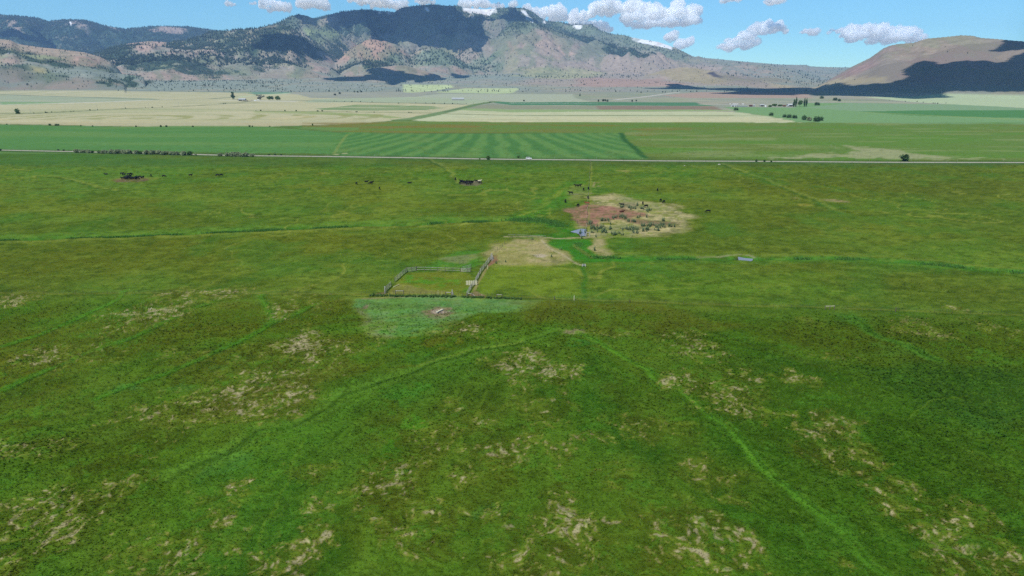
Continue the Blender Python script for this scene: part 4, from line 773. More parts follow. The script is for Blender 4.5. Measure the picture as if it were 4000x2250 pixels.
for x, y, s, l in [(3012, 451, 2.0, 'green bush at the slanting right edge of the pale field, nearest the farm'), (2876, 432, 2.1, 'green bush near the upper corner of the pale field'), (3064, 458, 1.8, 'leftmost of three dark bushes on the slanting edge of the pale field'), (3081, 460, 2.1, 'middle of three dark bushes on the slanting edge of the pale field'), (3106, 462, 2.0, 'rightmost of three dark bushes on the slanting edge of the pale field'),
                   (3143, 468, 2.5, 'tall dark bush at the left of the clump by the tip of the pale field'), (3162, 471, 1.9, 'pale grey bush in the middle of the clump by the tip of the pale field'), (3186, 474, 2.7, 'broad dark bush right of the pale grey bush by the tip of the pale field'), (3205, 471, 2.2, 'rightmost bush of the clump by the tip of the pale field'),
                   (3193, 412, 2.8, 'round bush in the open right of the four farm trees'), (3260, 393, 3.0, 'dark bush on the sage plain, left of two right of the farm'), (3278, 396, 2.4, 'dark bush on the sage plain, right of two right of the farm'), (3210, 385, 3.0, 'dark shrub at the foot of the shaded band right of the farm')]:
    bush_at(x, y, s, l, 0, crown=(wb[1] if 'pale grey bush in' in l else wg[0]))
for pts_, n, l, g in [(T(1, [(330, 1140), (1500, 1085), (2500, 1034)]), 16, 'small dark shrub along the long ditch line in the pale left fields', 'shrubs on the left ditch line'), (T(2, [(0, 1117), (600, 1120), (1300, 1133), (1740, 1141)]), 14, 'small dark shrub on the line between the pale fields left of the lane', 'shrubs left of the lane'),
                      (T(2, [(500, 1014), (1200, 1031), (2050, 1047)]), 14, 'small dark shrub on the upper edge of the pale field left of the lane', 'shrubs on the upper field edge'), ([(0, 487), (500, 496.5), (1000, 497.5), (1310, 488)], 14, 'low dark shrub where the green meadow meets the pale left field', 'shrubs at the green meadow edge'), (T(4, [(1220, 1012), (1500, 1025), (1700, 1042), (1900, 1044)]) + T(4, [(1100, 1010)]), 9, 'dark shrub on the pale strip below the shaded right hill', 'shrubs below the right hill'),
                      (T(28, [(0, 232), (300, 236), (900, 240), (1280, 222)]), 10, 'small dark shrub on the verge behind the pale middle fields', 'shrubs behind the middle fields')]:
    px_ = np.array(pts_)
    for k in range(n):
        t = rnd.random() * (len(px_) - 1); j = int(t); q = px_[j] + (px_[j + 1] - px_[j]) * (t - j); o = link('field_shrub', gb[k % 3] if k % 2 else wg[k % 2], spot(q[0], q[1]), rnd.uniform(0, 6), rnd.uniform(.4, .95)); tag(o, l, 'shrub', g)
# farm trees
def tree(name, label, px, py, h, w, kind, seed, sub='poplar tree', group=None):
    p = spot(px, py); o = empty(name, p - Vector((0, 0, .1)), 0); g = random.Random(seed); bl = []
    m = M['leafdk']
    if kind == 'poplar':
        for k in range(9): t = k / 8; rr = w / 2 * math.sin(math.pi * min(.93, .16 + t * .80)) ** .8; bl.append(((g.uniform(-.2, .2) * rr, g.uniform(-.2, .2) * rr, h * (.12 + .82 * t)), (rr, rr, h * .10)))
        n, size = 900, .62
    elif kind == 'round':
        for k in range(13): a = g.uniform(0, 6.28); q = g.uniform(.1, .62) * w / 2; bl.append(((math.cos(a) * q, math.sin(a) * q, h * g.uniform(.45, .82)), (w * .2, w * .2, h * .18)))
        n, size = 1500, .75; m = M['leaf']
    elif kind == 'grey':
        for k in range(14): a = g.uniform(0, 6.28); q = g.uniform(.1, .8) * w / 2; bl.append(((math.cos(a) * q, math.sin(a) * q, h * g.uniform(.25, .85)), (w * .16, w * .16, h * .16)))
        n, size = 1500, .7; m = M['grey']
    elif kind == 'hedge':
        for k in range(12): a = g.uniform(0, 6.28); q = g.uniform(.1, .75) * w / 2; bl.append(((math.cos(a) * q, math.sin(a) * q * .7, h * g.uniform(.25, .78)), (w * .2, w * .18, h * .24)))
        n, size = 1700, .75; m = M['leaf']
    else:
        for k in range(15): t = g.random(); q = g.uniform(0, .55) * w / 2; a = g.uniform(0, 6.28); bl.append(((math.cos(a) * q - (1 - t) * -w * .12, math.sin(a) * q, h * (.22 + .66 * t)), (w * .2 * (1.15 - .35 * t), w * .2, h * .13)))
        n, size = 1900, .85
    V, F = leaves(bl, n, size, seed, zmin=.4); link('crown', mesh_np('crown', V, F, [m]), parent=o)
    b = MB(); b.bar((0, 0, -.3), (0, 0, h * .5), h * .022 + .1, h * .012, 8)
    for c, q in bl[:6]: b.bar((0, 0, h * .28), c, h * .010, h * .004, 5)
    b.build('trunk', M['bark'], o); return tag(o, label, 'tree', group)
tree('cottonwood_tree', 'tall dark tree standing alone left of the white-roofed shed', 909, 389, 23, 17, 'oak', 301)
tree('grey_tree', 'broad grey-leaved tree at the left end of the hedge beside the shed', 1019, 391, 17, 26, 'grey', 302)
tree('shade_tree', 'dense green rounded tree in the middle of the hedge beside the shed', 1054, 391, 14, 21, 'hedge', 303); tree('shade_tree', 'dense green rounded tree at the right end of the hedge beside the shed', 1083, 391, 14, 20, 'hedge', 304)
tree('poplar_tree', 'tallest poplar, second from the left of the farm trees', 3108, 418, 22, 5.5, 'poplar', 305); tree('poplar_tree', 'leftmost slightly shorter poplar of the farm trees', 3100, 418, 17, 5.5, 'poplar', 306)
tree('poplar_tree', 'slim poplar right of the round farm tree', 3141, 418, 20, 4.4, 'poplar', 307); tree('poplar_tree', 'rightmost slim poplar of the farm trees', 3149, 417, 19, 4.6, 'poplar', 308)
tree('shade_tree', 'round tree with drooping crown between the poplars at the farm', 3124, 418, 15.5, 13, 'round', 309)
for x, y, h, w, l in [(3010, 418, 4.5, 12, 'low green thicket left of the farm trees, nearest the white tank'), (3026, 416, 6, 12, 'taller green thicket in the middle left of the farm trees'), (3046, 416, 4.5, 10, 'low green thicket nearest the white-roofed farmhouse')]: tree('thicket', l, x, y, h, w, 'hedge', int(x))

# conifers and junipers on the hills
def conifer(seed, m, slim=.28, tiers=4, sides=7):
    g = random.Random(seed); b = MB(); b.bar((0, 0, -.05), (0, 0, .25), .03, .02, 5)
    for t in range(tiers):
        z0 = .1 + .78 * t / tiers; z1 = min(1, z0 + .42); rr = slim * (1 - t / (tiers + .6))
        ring = []
        for i in range(sides):
            a = 6.283 * i / sides + t; q = rr * g.uniform(.65, 1.2); ring.append(b.b.verts.new((math.cos(a) * q, math.sin(a) * q, z0 + g.uniform(-.05, .05))))
        top = b.b.verts.new((g.uniform(-.02, .02), g.uniform(-.02, .02), z1)); low = b.b.verts.new((0, 0, z0 + .06))
        for i in range(sides): b.b.faces.new((ring[i], ring[(i + 1) % sides], top)); b.b.faces.new((ring[(i + 1) % sides], ring[i], low))
    return b.mesh('conifer', m)
def juniper(seed, m):
    g = random.Random(seed); bl = [((g.uniform(-.15, .15), g.uniform(-.15, .15), g.uniform(.3, .72)), (.28, .28, .26)) for _ in range(6)]
    V, F = leaves(bl, 130, .11, seed, zmin=.03); return mesh_np('juniper', V, F, [m])
con_m = [conifer(400 + k, M['needle']) for k in range(3)]; jun_m = [juniper(420 + k, M['juniper']) for k in range(4)]
named = [(T(28, [(218, 106)])[0], 17, .9, 'conifer_tree', 'tallest dark tree at the left end of the upper pale green field'), (T(2, [(735, 926)])[0], 9, 1.4, 'juniper_tree', 'round dark tree alone on the sage left of the three shrub clumps'),
         (T(2, [(270, 858)])[0], 15, .8, 'conifer_tree', 'tall narrow dark tree on the sage slope above the green strip by the shed'), (T(2, [(630, 772)])[0], 14, .8, 'conifer_tree', 'slim tree on the sage below the shaded wooded ridge'), (T(2, [(555, 745)])[0], 13, .8, 'conifer_tree', 'slim tree just below the foot of the shaded wooded ridge'),
         (T(2, [(395, 795)])[0], 13, .9, 'conifer_tree', 'dark tree on the sage left of the slim pair below the wooded ridge'), (T(2, [(35, 752)])[0], 12, .9, 'conifer_tree', 'dark tree below the left end of the shaded wooded ridge'), (T(2, [(1310, 836)])[0], 13, 1.2, 'juniper_tree', 'dark tree in the gully at the lower edge of the shaded band'),
         (T(2, [(895, 776)])[0], 11, 1, 'conifer_tree', 'dark tree at the upper left edge of the shaded band'), (T(3, [(683, 968)])[0], 11, 1.2, 'conifer_tree', 'dark pointed tree at the right corner of the pale grey-green field'), (T(3, [(597, 866)])[0], 10, 1, 'juniper_tree', 'dark tree at the foot of the gully left of the pink bench'), (T(3, [(697, 840)])[0], 9, 1.2, 'juniper_tree', 'left of two round trees on the pink bench'), (T(3, [(722, 856)])[0], 9, 1.2, 'juniper_tree', 'right of two round trees on the pink bench'), (T(3, [(835, 818)])[0], 9, 1.2, 'juniper_tree', 'lone round tree on the pink bench right of the pair'),
         (T(3, [(122, 1028)])[0], 7, 1.3, 'juniper_tree', 'lone dark tree on the upper edge of the dark green strip behind the irrigation boom'), (T(3, [(870, 1026)])[0], 7, 1.3, 'juniper_tree', 'dark tree just left of the clump above the ploughed strip'), (T(3, [(915, 1026)])[0], 8, 1.6, 'juniper_tree', 'left tree of the clump above the ploughed strip'), (T(3, [(937, 1026)])[0], 8, 1.6, 'juniper_tree', 'middle tree of the clump above the ploughed strip'), (T(3, [(960, 1026)])[0], 7, 1.5, 'juniper_tree', 'right tree of the clump above the ploughed strip'), (T(3, [(1207, 1028)])[0], 7, 1.2, 'juniper_tree', 'left tree of a spaced pair above the ploughed strip'), (T(3, [(1250, 1028)])[0], 7, 1.2, 'juniper_tree', 'right tree of a spaced pair above the ploughed strip'),
         (T(2, [(795, 962)])[0], 8, 2.2, 'juniper_tree', 'low wide dark clump left of the upright one on the sage'), (T(2, [(842, 952)])[0], 10, 1.7, 'juniper_tree', 'upright dark clump right of the low wide one on the sage'), (T(2, [(990, 934)])[0], 8, 2, 'juniper_tree', 'left tree of the dark row on the sage in the middle'), (T(2, [(1025, 934)])[0], 9, 2, 'juniper_tree', 'middle tree of the dark row on the sage in the middle'), (T(2, [(1060, 934)])[0], 9, 2, 'juniper_tree', 'right tree of the dark row on the sage in the middle'),
         (T(2, [(220, 906)])[0], 9, 2, 'juniper_tree', 'wide dark tree on the slope just above the green strip by the shed'), (T(1, [(2250, 888)])[0], 13, .9, 'conifer_tree', 'tall dark tree in the group above the cottonwood, left side'), (T(1, [(2188, 876)])[0], 8, 1.2, 'juniper_tree', 'leftmost small tree of the group above the cottonwood'), (T(1, [(2280, 902)])[0], 9, 1.2, 'juniper_tree', 'short tree right of the tall one above the cottonwood'), (T(1, [(2325, 902)])[0], 8, 1.6, 'juniper_tree', 'pair-like wide tree above the cottonwood'), (T(1, [(2412, 914)])[0], 9, 1.3, 'juniper_tree', 'rightmost tree at the end of the green strip above the cottonwood'),
         (T(1, [(1372, 760)])[0], 12, 1.3, 'juniper_tree', 'dark round tree below the green clearing on the left hills'), (T(1, [(275, 858)])[0], 10, 1.4, 'juniper_tree', 'lone round tree on the sage at the foot of the left hill'), (T(1, [(1485, 732)])[0], 14, .8, 'conifer_tree', 'slim tree in the green clearing on the left hills'), (T(1, [(1602, 700)])[0], 13, .8, 'conifer_tree', 'slim tree at the right rim of the green clearing on the left hills'),
         (T(3, [(1300, 938)])[0], 8, 1.3, 'juniper_tree', 'tree on the sage below the dark shadow band'), (T(3, [(1517, 934)])[0], 8, 1.3, 'juniper_tree', 'tree on the sage beside the pale dirt track, left of a pair'), (T(3, [(1541, 938)])[0], 7, 1.2, 'juniper_tree', 'tree on the sage beside the pale dirt track, right of a pair'), (T(3, [(1800, 930)])[0], 8, 1.1, 'juniper_tree', 'tree beside the upper end of the pale dirt track'), (T(3, [(548, 674)])[0], 11, 1.1, 'juniper_tree', 'dark tree above the green flush in the middle of the fan'), (T(3, [(513, 706)])[0], 11, 1.3, 'juniper_tree', 'dark tree below the one above the green flush'), (T(3, [(952, 742)])[0], 9, 1.0, 'juniper_tree', 'lone tree on the tan slope left of the rocky hillock'), (T(3, [(1305, 738)])[0], 9, 1.0, 'juniper_tree', 'lone tree on the tan slope nearest the rocky hillock')]
P = cast([n[0] for n in named])
for k, (px, h, w, nm, lab) in enumerate(named):
    o = link(nm, (con_m if nm[0] == 'c' else jun_m)[k % 3], P[k], rnd.uniform(0, 6), (h * w * (.85 if nm[0] == 'j' else 1), h * w * (.85 if nm[0] == 'j' else 1), h)); tag(o, lab, 'tree')
# scattered ones: candidates weighted by cover, the largest-looking as things, the rest one wood
NT = 230000
cell_ = np.repeat(np.gradient(hr_) * np.maximum(hr_, 60), NA)
CX, CY = np.concatenate([X, SK[0]]), np.concatenate([Y, SK[1]]); CF = np.concatenate([FOREST, SK[2]]); CH = np.concatenate([hill, SK[4]]); CA = np.concatenate([cell_, 15. * SK[1]]); ca = np.arctan2(CX, CY); cr = np.hypot(CX, CY)
pw = CA * (.022 + .02 * sm(5400, 4600, cr) * (ca < .1) * (.4 + 1.6 * sm(-.1, .5, fbm(CX / 160, CY / 160, 3, 150))) + CF ** 1.3) * np.concatenate([np.ones(len(X)), SK[3]]) * sm(2900, 3500, cr) * (1 - CH * .9) * (np.abs(ca) < .68) * np.where(ca > -.1, .75, 1)
ci = rng.choice(len(CX), NT, p=pw / pw.sum()); tx = CX[ci] + rng.uniform(-9, 9, NT); ty = CY[ci] + rng.uniform(-9, 9, NT); tz = H(tx, ty); tr = np.hypot(tx, ty); fr = CF[ci]
th = np.where(tr > 5400, rng.uniform(9, 20, NT), rng.uniform(4.5, 10, NT)) * np.where(fr < .1, .85, 1)
keep = rng.random(NT) < np.where(tr > 8500, .75, 1.0); tx, ty, tz, tr, th, fr = [a[keep] for a in (tx, ty, tz, tr, th, fr)]
vis = np.zeros(len(tx), bool)          # which stand in view: march the sight line
for a in range(0, len(tx), 20000):
    s = slice(a, a + 20000); ok = np.ones(len(tx[s]), bool)
    for t in np.linspace(.5, .985, 22): ok &= (CAM_H + (tz[s] + th[s] - CAM_H) * t) > H(tx[s] * t, ty[s] * t) - 1
    vis[s] = ok
pxx, _ = pxof(tx, ty); big = np.argsort(-(th / tr) * (vis & (pxx > 0) & (pxx < 4000)))[:240]
isbig = np.zeros(len(tx), bool); isbig[big] = True
for k in big:
    a = math.atan2(tx[k], ty[k])
    where, grp = (('sage foot of the left hills', 'junipers on the left hills') if a < -.2 else ('slopes below the main mountain', 'junipers below the main mountain') if a < .1 else ('tan fan in the middle right', 'junipers on the middle right fan') if a < .3 else ('shaded foot of the right hill', 'junipers at the right hill'))
    o = link('juniper_tree', jun_m[k % 4], (tx[k], ty[k], tz[k]), rnd.uniform(0, 6), (th[k] * 1.25, th[k] * 1.25, th[k])); tag(o, 'small dark juniper dotting the ' + where, 'tree', grp)
ot = ~isbig; n = ot.sum(); sides = 5
ax = rng.uniform(0, 6.28, n); w = th[ot] * rng.uniform(.22, .36, n)
ring = np.stack([ax + 6.283 * i / sides for i in range(sides)], 1); q = w[:, None] * rng.uniform(.7, 1.25, (n, sides))
V = np.concatenate([np.stack([tx[ot][:, None] + np.cos(ring) * q, ty[ot][:, None] + np.sin(ring) * q, np.repeat((tz[ot] + th[ot] * .12)[:, None], sides, 1)], 2), np.stack([tx[ot], ty[ot], tz[ot] + th[ot]], 1)[:, None], np.stack([tx[ot], ty[ot], tz[ot] - .5], 1)[:, None]], 1).reshape(-1, 3)
bse = np.arange(n)[:, None] * (sides + 2)
F = np.concatenate([np.stack([bse + i, bse + (i + 1) % sides, bse + sides], 2).reshape(-1, 3) for i in range(sides)] + [np.stack([bse + (i + 1) % sides, bse + i, bse + sides + 1], 2).reshape(-1, 3) for i in range(sides)])
tag(link('forest', mesh_np('forest', V, F, [M['needle']])), kind='stuff')

# ------------------------------------------------------------------ cattle
def cow_mesh(kind):
    """one continuous body grown over a skeleton (x forward)"""
    b = []; E = []; rad = []
    def v(p, r_, to=None):
        b.append(p); rad.append(r_ if isinstance(r_, tuple) else (r_, r_))
        if to is not None: E.append((to, len(b) - 1))
        return len(b) - 1
    low = .62 if kind == 'lying' else 0.
    pel = v((-.72, 0, 1.08 - low), (.30, .34)); mid = v((-.2, 0, 1.00 - low), (.36, .40), pel); che = v((.38, 0, 1.02 - low), (.32, .40), mid); sh = v((.72, 0, 1.10 - low), (.24, .30), che)
    rump = v((-1.0, 0, 1.10 - low), (.17, .20), pel); v((-1.12, 0, 1.06 - low), (.08, .10), rump)
    if kind == 'graze': nk = v((1.02, 0, .88), .20, sh); hd = v((1.28, 0, .48), .15, nk); mz = v((1.40, 0, .16), .09, hd)
    else: nk = v((.98, 0, 1.30 - low), .19, sh); hd = v((1.24, 0, 1.48 - low), .15, nk); mz = v((1.56, 0, 1.34 - low), .09, hd)
    for s in (-1, 1):
        v((b[hd][0] - .08, s * .32, b[hd][2] + .07), (.05, .03), hd)
        if kind == 'lying':
            k = v((.62, s * .26, .32), .12, che); v((.95, s * .30, .10), .07, k); k = v((-.55, s * .36, .30), .17, pel); q = v((-.15, s * .46, .12), .08, k); v((-.5, s * .5, .07), .06, q)
        else:
            st = .16 if kind == 'walk' else .03
            k = v((.52 + s * st * .5, s * .20, .68), .13, sh); q = v((.54 + s * st, s * .20, .38), .075, k); q = v((.53 + s * st, s * .20, .07), .06, q)
            k = v((-.72 - s * st * .4, s * .21, .74), .17, pel); q = v((-.92 - s * st, s * .21, .44), .08, k); q = v((-.86 - s * st, s * .21, .07), .06, q)
    t = v((-1.10, 0, .98 - low * .9), .035, rump); v((-1.13, 0, max(.52 - low, .1)), .03, t)
    me = bpy.data.meshes.new('cow_skeleton'); me.from_pydata([Vector(p) for p in b], E, []); o = bpy.data.objects.new('cow_skeleton', me); COL.objects.link(o)
    mo = o.modifiers.new('skin', 'SKIN'); mo.use_smooth_shade = True
    sv = me.skin_vertices[0].data
    for i, q in enumerate(rad): sv[i].radius = q; sv[i].use_root = (i == 0)
    o.modifiers.new('sub', 'SUBSURF').levels = 2
    dg = bpy.context.evaluated_depsgraph_get(); res = bpy.data.meshes.new_from_object(o.evaluated_get(dg)); bpy.data.objects.remove(o); res.name = 'cow'
    res.materials.clear(); res.materials.append(M['black']); return res
COW = {k: cow_mesh(k) for k in ('stand', 'graze', 'lying', 'walk')}
def cow(k, p, kind, ang, label, hide='black', group=None, sc=1.):
    q = T(k, [p])[0]; P = spot(*q); me = COW[kind]
    if hide != 'black':
        me = me.copy(); me.materials.clear(); me.materials.append(M[hide])
    o = link('cow', me, P, R(ang), sc * 1.18); return tag(o, label, 'cow', group)
L1 = 'black cow in the tight herd crowding the bare mud patch at left'; g1 = 'black cattle herd on the left mud patch'
for j, p in enumerate([(500, 212), (545, 205), (575, 214), (600, 212), (625, 212), (640, 202), (660, 205), (690, 206), (725, 208), (755, 212), (785, 209), (740, 196), (560, 196)]): cow(23, p, ('stand', 'graze', 'stand')[j % 3], rnd.choice([5, 175, 200, -20, 80]), L1, 'black', g1)
for p, kd, a, l in [((590, 172), 'stand', 0, 'black cow just behind the left herd, left of one seen end-on'), ((650, 166), 'stand', 95, 'black cow seen end-on just behind the left herd'), ((820, 188), 'graze', 180, 'black cow behind the right end of the left herd'), ((885, 196), 'stand', 80, 'black cow seen end-on at the right end of the left herd'),
                    ((480, 114), 'stand', 5, 'upper cow of the left pair behind the left herd'), ((520, 134), 'stand', -10, 'lower cow of the left pair behind the left herd'), ((612, 128), 'stand', 5, 'left cow of the right pair behind the left herd'), ((655, 125), 'graze', 0, 'right cow of the right pair behind the left herd'),
                    ((170, 110), 'lying', 180, 'lone black cow left of the left herd'), ((1045, 160), 'walk', 120, 'black cow nearest the left herd on its right'), ((1295, 168), 'graze', 0, 'black cow second to the right of the left herd'), ((1810, 150), 'stand', 10, 'lone black cow midway between the left herd and the grazing pair'), ((2330, 150), 'graze', 170, 'left cow of a small pair far right of the left herd'), ((2402, 145), 'graze', 60, 'right cow of a small pair far right of the left herd')]: cow(23, p, kd, a, l)
for p, kd, a, l in [((1011, 417), 'graze', 85, 'leftmost cow of the loose group in the middle pasture'), ((1110, 391), 'lying', 5, 'black cow lying at the back of the loose group in the middle pasture'), ((1150, 417), 'graze', 190, 'front cow of the close pair in the loose middle group'), ((1166, 407), 'stand', 30, 'rear cow of the close pair in the loose middle group'), ((1243, 463), 'graze', 100, 'lowest lone cow below the loose middle group'), ((1543, 400), 'lying', 0, 'lone black cow right of the loose middle group'), ((2006, 371), 'stand', 85, 'black cow at the end of the curved grassy track')]: cow(6, p, kd, a, l)
L2 = 'black cow packed in the herd on the small bare spot in the middle'; g2 = 'black cattle herd on the middle bare spot'
for j, p in enumerate([(425, 630), (445, 652), (462, 655), (480, 655), (470, 640), (500, 642), (515, 646), (535, 646), (555, 646), (530, 672), (548, 675), (590, 668), (598, 644)]): cow(24, p, ('stand', 'graze', 'stand')[j % 3], rnd.choice([0, 10, 180, 190, 60]), L2, 'black', g2)
for p, kd, a, l, hd in [((402, 658), 'stand', 75, 'black cow at the left edge of the middle herd, seen end-on', 'black'), ((678, 632), 'stand', 185, 'black cow standing apart right of the middle herd, left of the cream one', 'black'), ((722, 634), 'stand', 20, 'cream white cow at the right end of the middle herd', 'cream'), ((728, 656), 'stand', 185, 'black cow in front of the cream white one', 'black')]: cow(24, p, kd, a, l, hd)
for p, kd, a, l, hd in [((648, 437), 'stand', 180, 'left and longer of two black cows side by side left of the long wire fence', 'black'), ((680, 436), 'stand', 20, 'right of two black cows side by side left of the long wire fence', 'black'), ((720, 469), 'graze', 80, 'black cow seen end-on between the side-by-side pair and the wire fence', 'black'), ((769, 461), 'graze', 95, 'black cow against the long wire fence, highest of those there', 'black'), ((590, 509), 'walk', 180, 'black cow lying low at the dusty spot left of the wire fence', 'black'), ((765, 556), 'graze', 90, 'black cow against the wire fence just above the brown mud', 'black'), ((537, 599), 'stand', 80, 'black calf in the lush grass left of the mud', 'black'), ((663, 638), 'graze', 60, 'black cow at the upper left rim of the brown mud', 'black'), ((757, 620), 'stand', 185, 'red and white cow behind the wire fence at the rim of the mud', 'brown'),
                        ((1105, 634), 'stand', 170, 'black cow standing behind weeds at the upper rim of the mud', 'black'), ((1105, 692), 'lying', 10, 'dark brown cow lying on the bare mud', 'dbrown'), ((1316, 614), 'graze', 75, 'black cow seen end-on in the dry grass above the weeds', 'black'), ((1347, 646), 'graze', 205, 'black cow grazing side-on at the right of the weeds above the mud', 'black'), ((1464, 473), 'graze', 75, 'lone black cow farthest up the right pasture', 'black'), ((1495, 583), 'graze', 60, 'upper left cow of the pair at the top right rim of the dry patch', 'black'), ((1527, 599), 'graze', 230, 'lower right cow of the pair at the top right rim of the dry patch', 'black'), ((1972, 692), 'graze', 182, 'large black cow grazing alone in the grass right of the dry patch', 'black')]: cow(7, p, kd, a, l, hd)

# ------------------------------------------------------------------ tall weeds on the dry patch
def weed_mesh(seed):
    g = random.Random(seed); b = MB()
    V = []; n = 0
    for s in range(g.randint(3, 5)):
        bx, by = g.uniform(-.4, .4), g.uniform(-.4, .4); h = g.uniform(.9, 1.7)
        b.bar((bx, by, -.05), (bx * 1.3, by * 1.3, h), .03, .012, 5)
        for k in range(18):
            z = h * (.06 + .9 * k / 18); a = g.uniform(0, 6.28); l = g.uniform(.28, .5) * (1.1 - .6 * z / h); d = Vector((math.cos(a), math.sin(a), .35)); q = Vector((-math.sin(a), math.cos(a), 0)) * l * .32
            p = Vector((bx * (1 + .3 * z / h), by * (1 + .3 * z / h), z)); vs = [b.b.verts.new(x) for x in (p, p + d * l * .5 + q, p + d * l, p + d * l * .5 - q)]; b.b.faces.new(vs)
    return b.mesh('weed', M['weed'])
WM = [weed_mesh(600 + k) for k in range(5)]
wl_ = [((700, 650), 30, 12, 5), ((770, 650), 35, 15, 7), ((885, 610), 30, 15, 6), ((990, 590), 55, 22, 11), ((1070, 620), 30, 18, 6), ((1090, 660), 25, 12, 4), ((1200, 665), 40, 15, 8), ((985, 440), 28, 16, 5), ((1110, 455), 20, 8, 3), ((1180, 460), 40, 22, 8), ((1245, 410), 18, 16, 3), ((1325, 475), 40, 14, 6), ((1420, 495), 45, 18, 8), ((1395, 585), 12, 12, 2), ((1265, 600), 25, 12, 4), ((1335, 730), 38, 14, 6), ((1450, 725), 60, 18, 10), ((1560, 735), 60, 18, 9), ((1645, 725), 40, 20, 7), ((1740, 735), 55, 14, 7), ((1835, 740), 12, 8, 2), ((480, 700), 40, 22, 6), ((530, 760), 45, 24, 7), ((600, 790), 50, 24, 8), ((670, 760), 45, 22, 8), ((740, 820), 50, 24, 9), ((830, 770), 30, 14, 4), ((880, 860), 45, 22, 8), ((960, 850), 22, 16, 3), ((1020, 865), 16, 10, 2), ((1090, 780), 40, 18, 7), ((1190, 790), 60, 26, 13), ((1220, 850), 30, 12, 4), ((1340, 800), 60, 20, 9), ((1420, 800), 40, 16, 5), ((1560, 800), 40, 14, 5), ((1010, 780), 22, 12, 3), ((1660, 650), 22, 8, 3), ((520, 840), 30, 14, 3), ((350, 850), 34, 12, 4)]
n_ = 0
for (cx, cy), sx_, sy_, n in wl_:
    for _ in range(n):
        q = T(22, [(cx + rnd.gauss(0, sx_ * .55), cy + rnd.gauss(0, sy_ * .55))])[0]; s = rnd.uniform(.8, 1.3)
        up_ = cy < 560
        o = link('tall_weed', WM[n_ % 5], spot(*q), rnd.uniform(0, 6), (s, s, s * rnd.uniform(.9, 1.25))); n_ += 1
        tag(o, 'leafy grey-green weed in the upper cluster above the brown mud' if up_ else 'leafy grey-green weed in the broad lower thicket below the brown mud', 'weed', 'weeds above the brown mud' if up_ else 'weeds below the brown mud')
for k, p, l, s in [(22, (580, 1115), 'lone dark weed standing in the tan patch below the pond', 1.3), (22, (38, 1105), 'lone dark weed at the edge of the lower left tan patch', 1), (22, (540, 685), 'lone dark weed at the lower left rim of the brown mud', 1), (22, (830, 710), 'lone weed between the two rows of the lower thicket', 1.1), (22, (600, 905), 'weed beside the pale curved path below the pond', 1), (22, (375, 925), 'weed on the bank just below the pond', 1.1), (22, (430, 840), 'weed at the right rim of the pond', 1.3), (21, (2140, 290), 'upper of two dark weeds beside the dirt track along the picket fence', .9), (21, (2300, 270), 'lone dark weed out in the grass right of the dirt track', .8), (7, (203, 965), 'weed clump left of the lush inlet', 1), (7, (400, 1140), 'green weed on the lower left tan patch', .9)]:
    o = link('tall_weed', WM[int(p[0]) % 5], spot(*T(k, [p])[0]), 1.3, s); tag(o, l, 'weed')
V = []; A_ = []
for P, w, n, h in [(ditchL[5:], 2.0, 5200, .9), (ditchL[:6], 1.6, 3500, .7), (ditchR, 2.2, 5200, .9), (T(7, [(0, 775), (200, 770), (330, 780), (470, 820), (600, 860)]), 4.5, 2600, 1.3), (T(7, [(-60, 930), (100, 930), (260, 938), (340, 945)]), 1.2, 1200, 1.2), (T(7, [(660, 1000), (700, 1060), (760, 1110)]), 2.5, 900, .9), (T(7, [(650, 925), (740, 935)]), .8, 250, 1.2)]:
    q = at(*np.array(P).T); L = np.concatenate([[0], np.cumsum(np.linalg.norm(np.diff(q, axis=0), axis=1))]); u = rng.uniform(0, L[-1], n); u = u[fbm(u / 11, u * 0 + n, 3, 130) > .0]; n = len(u)
    x = np.interp(u, L, q[:, 0]) + rng.normal(0, w * .45, n); y = np.interp(u, L, q[:, 1]) + rng.normal(0, w * .6, n); z = H(x, y) - .4; hh = h * rng.uniform(.4, .9, n) + .12
    for k in range(3):
        a = rng.uniform(0, 6.28, n); wd = hh * .16; lx, ly = rng.normal(0, .3, n) * hh, rng.normal(0, .3, n) * hh
        V.append(np.stack([np.stack([x - np.cos(a) * wd, y - np.sin(a) * wd, z], 1), np.stack([x + np.cos(a) * wd, y + np.sin(a) * wd, z], 1), np.stack([x + lx, y + ly, z + hh], 1)], 1))
        c = lin((98, 146, 66)) * np.exp(rng.normal(0, .25, (n, 1))) * np.exp(rng.normal(0, .08, (n, 3))); A_.append(np.repeat(c[:, None], 3, 1))
V = np.concatenate(V).reshape(-1, 3); tag(link('reeds', mesh_np('reeds', V, np.arange(len(V)).reshape(-1, 3), [M['blade']], np.clip(np.concatenate(A_).reshape(-1, 3) * .75, .004, .5))), kind='stuff')
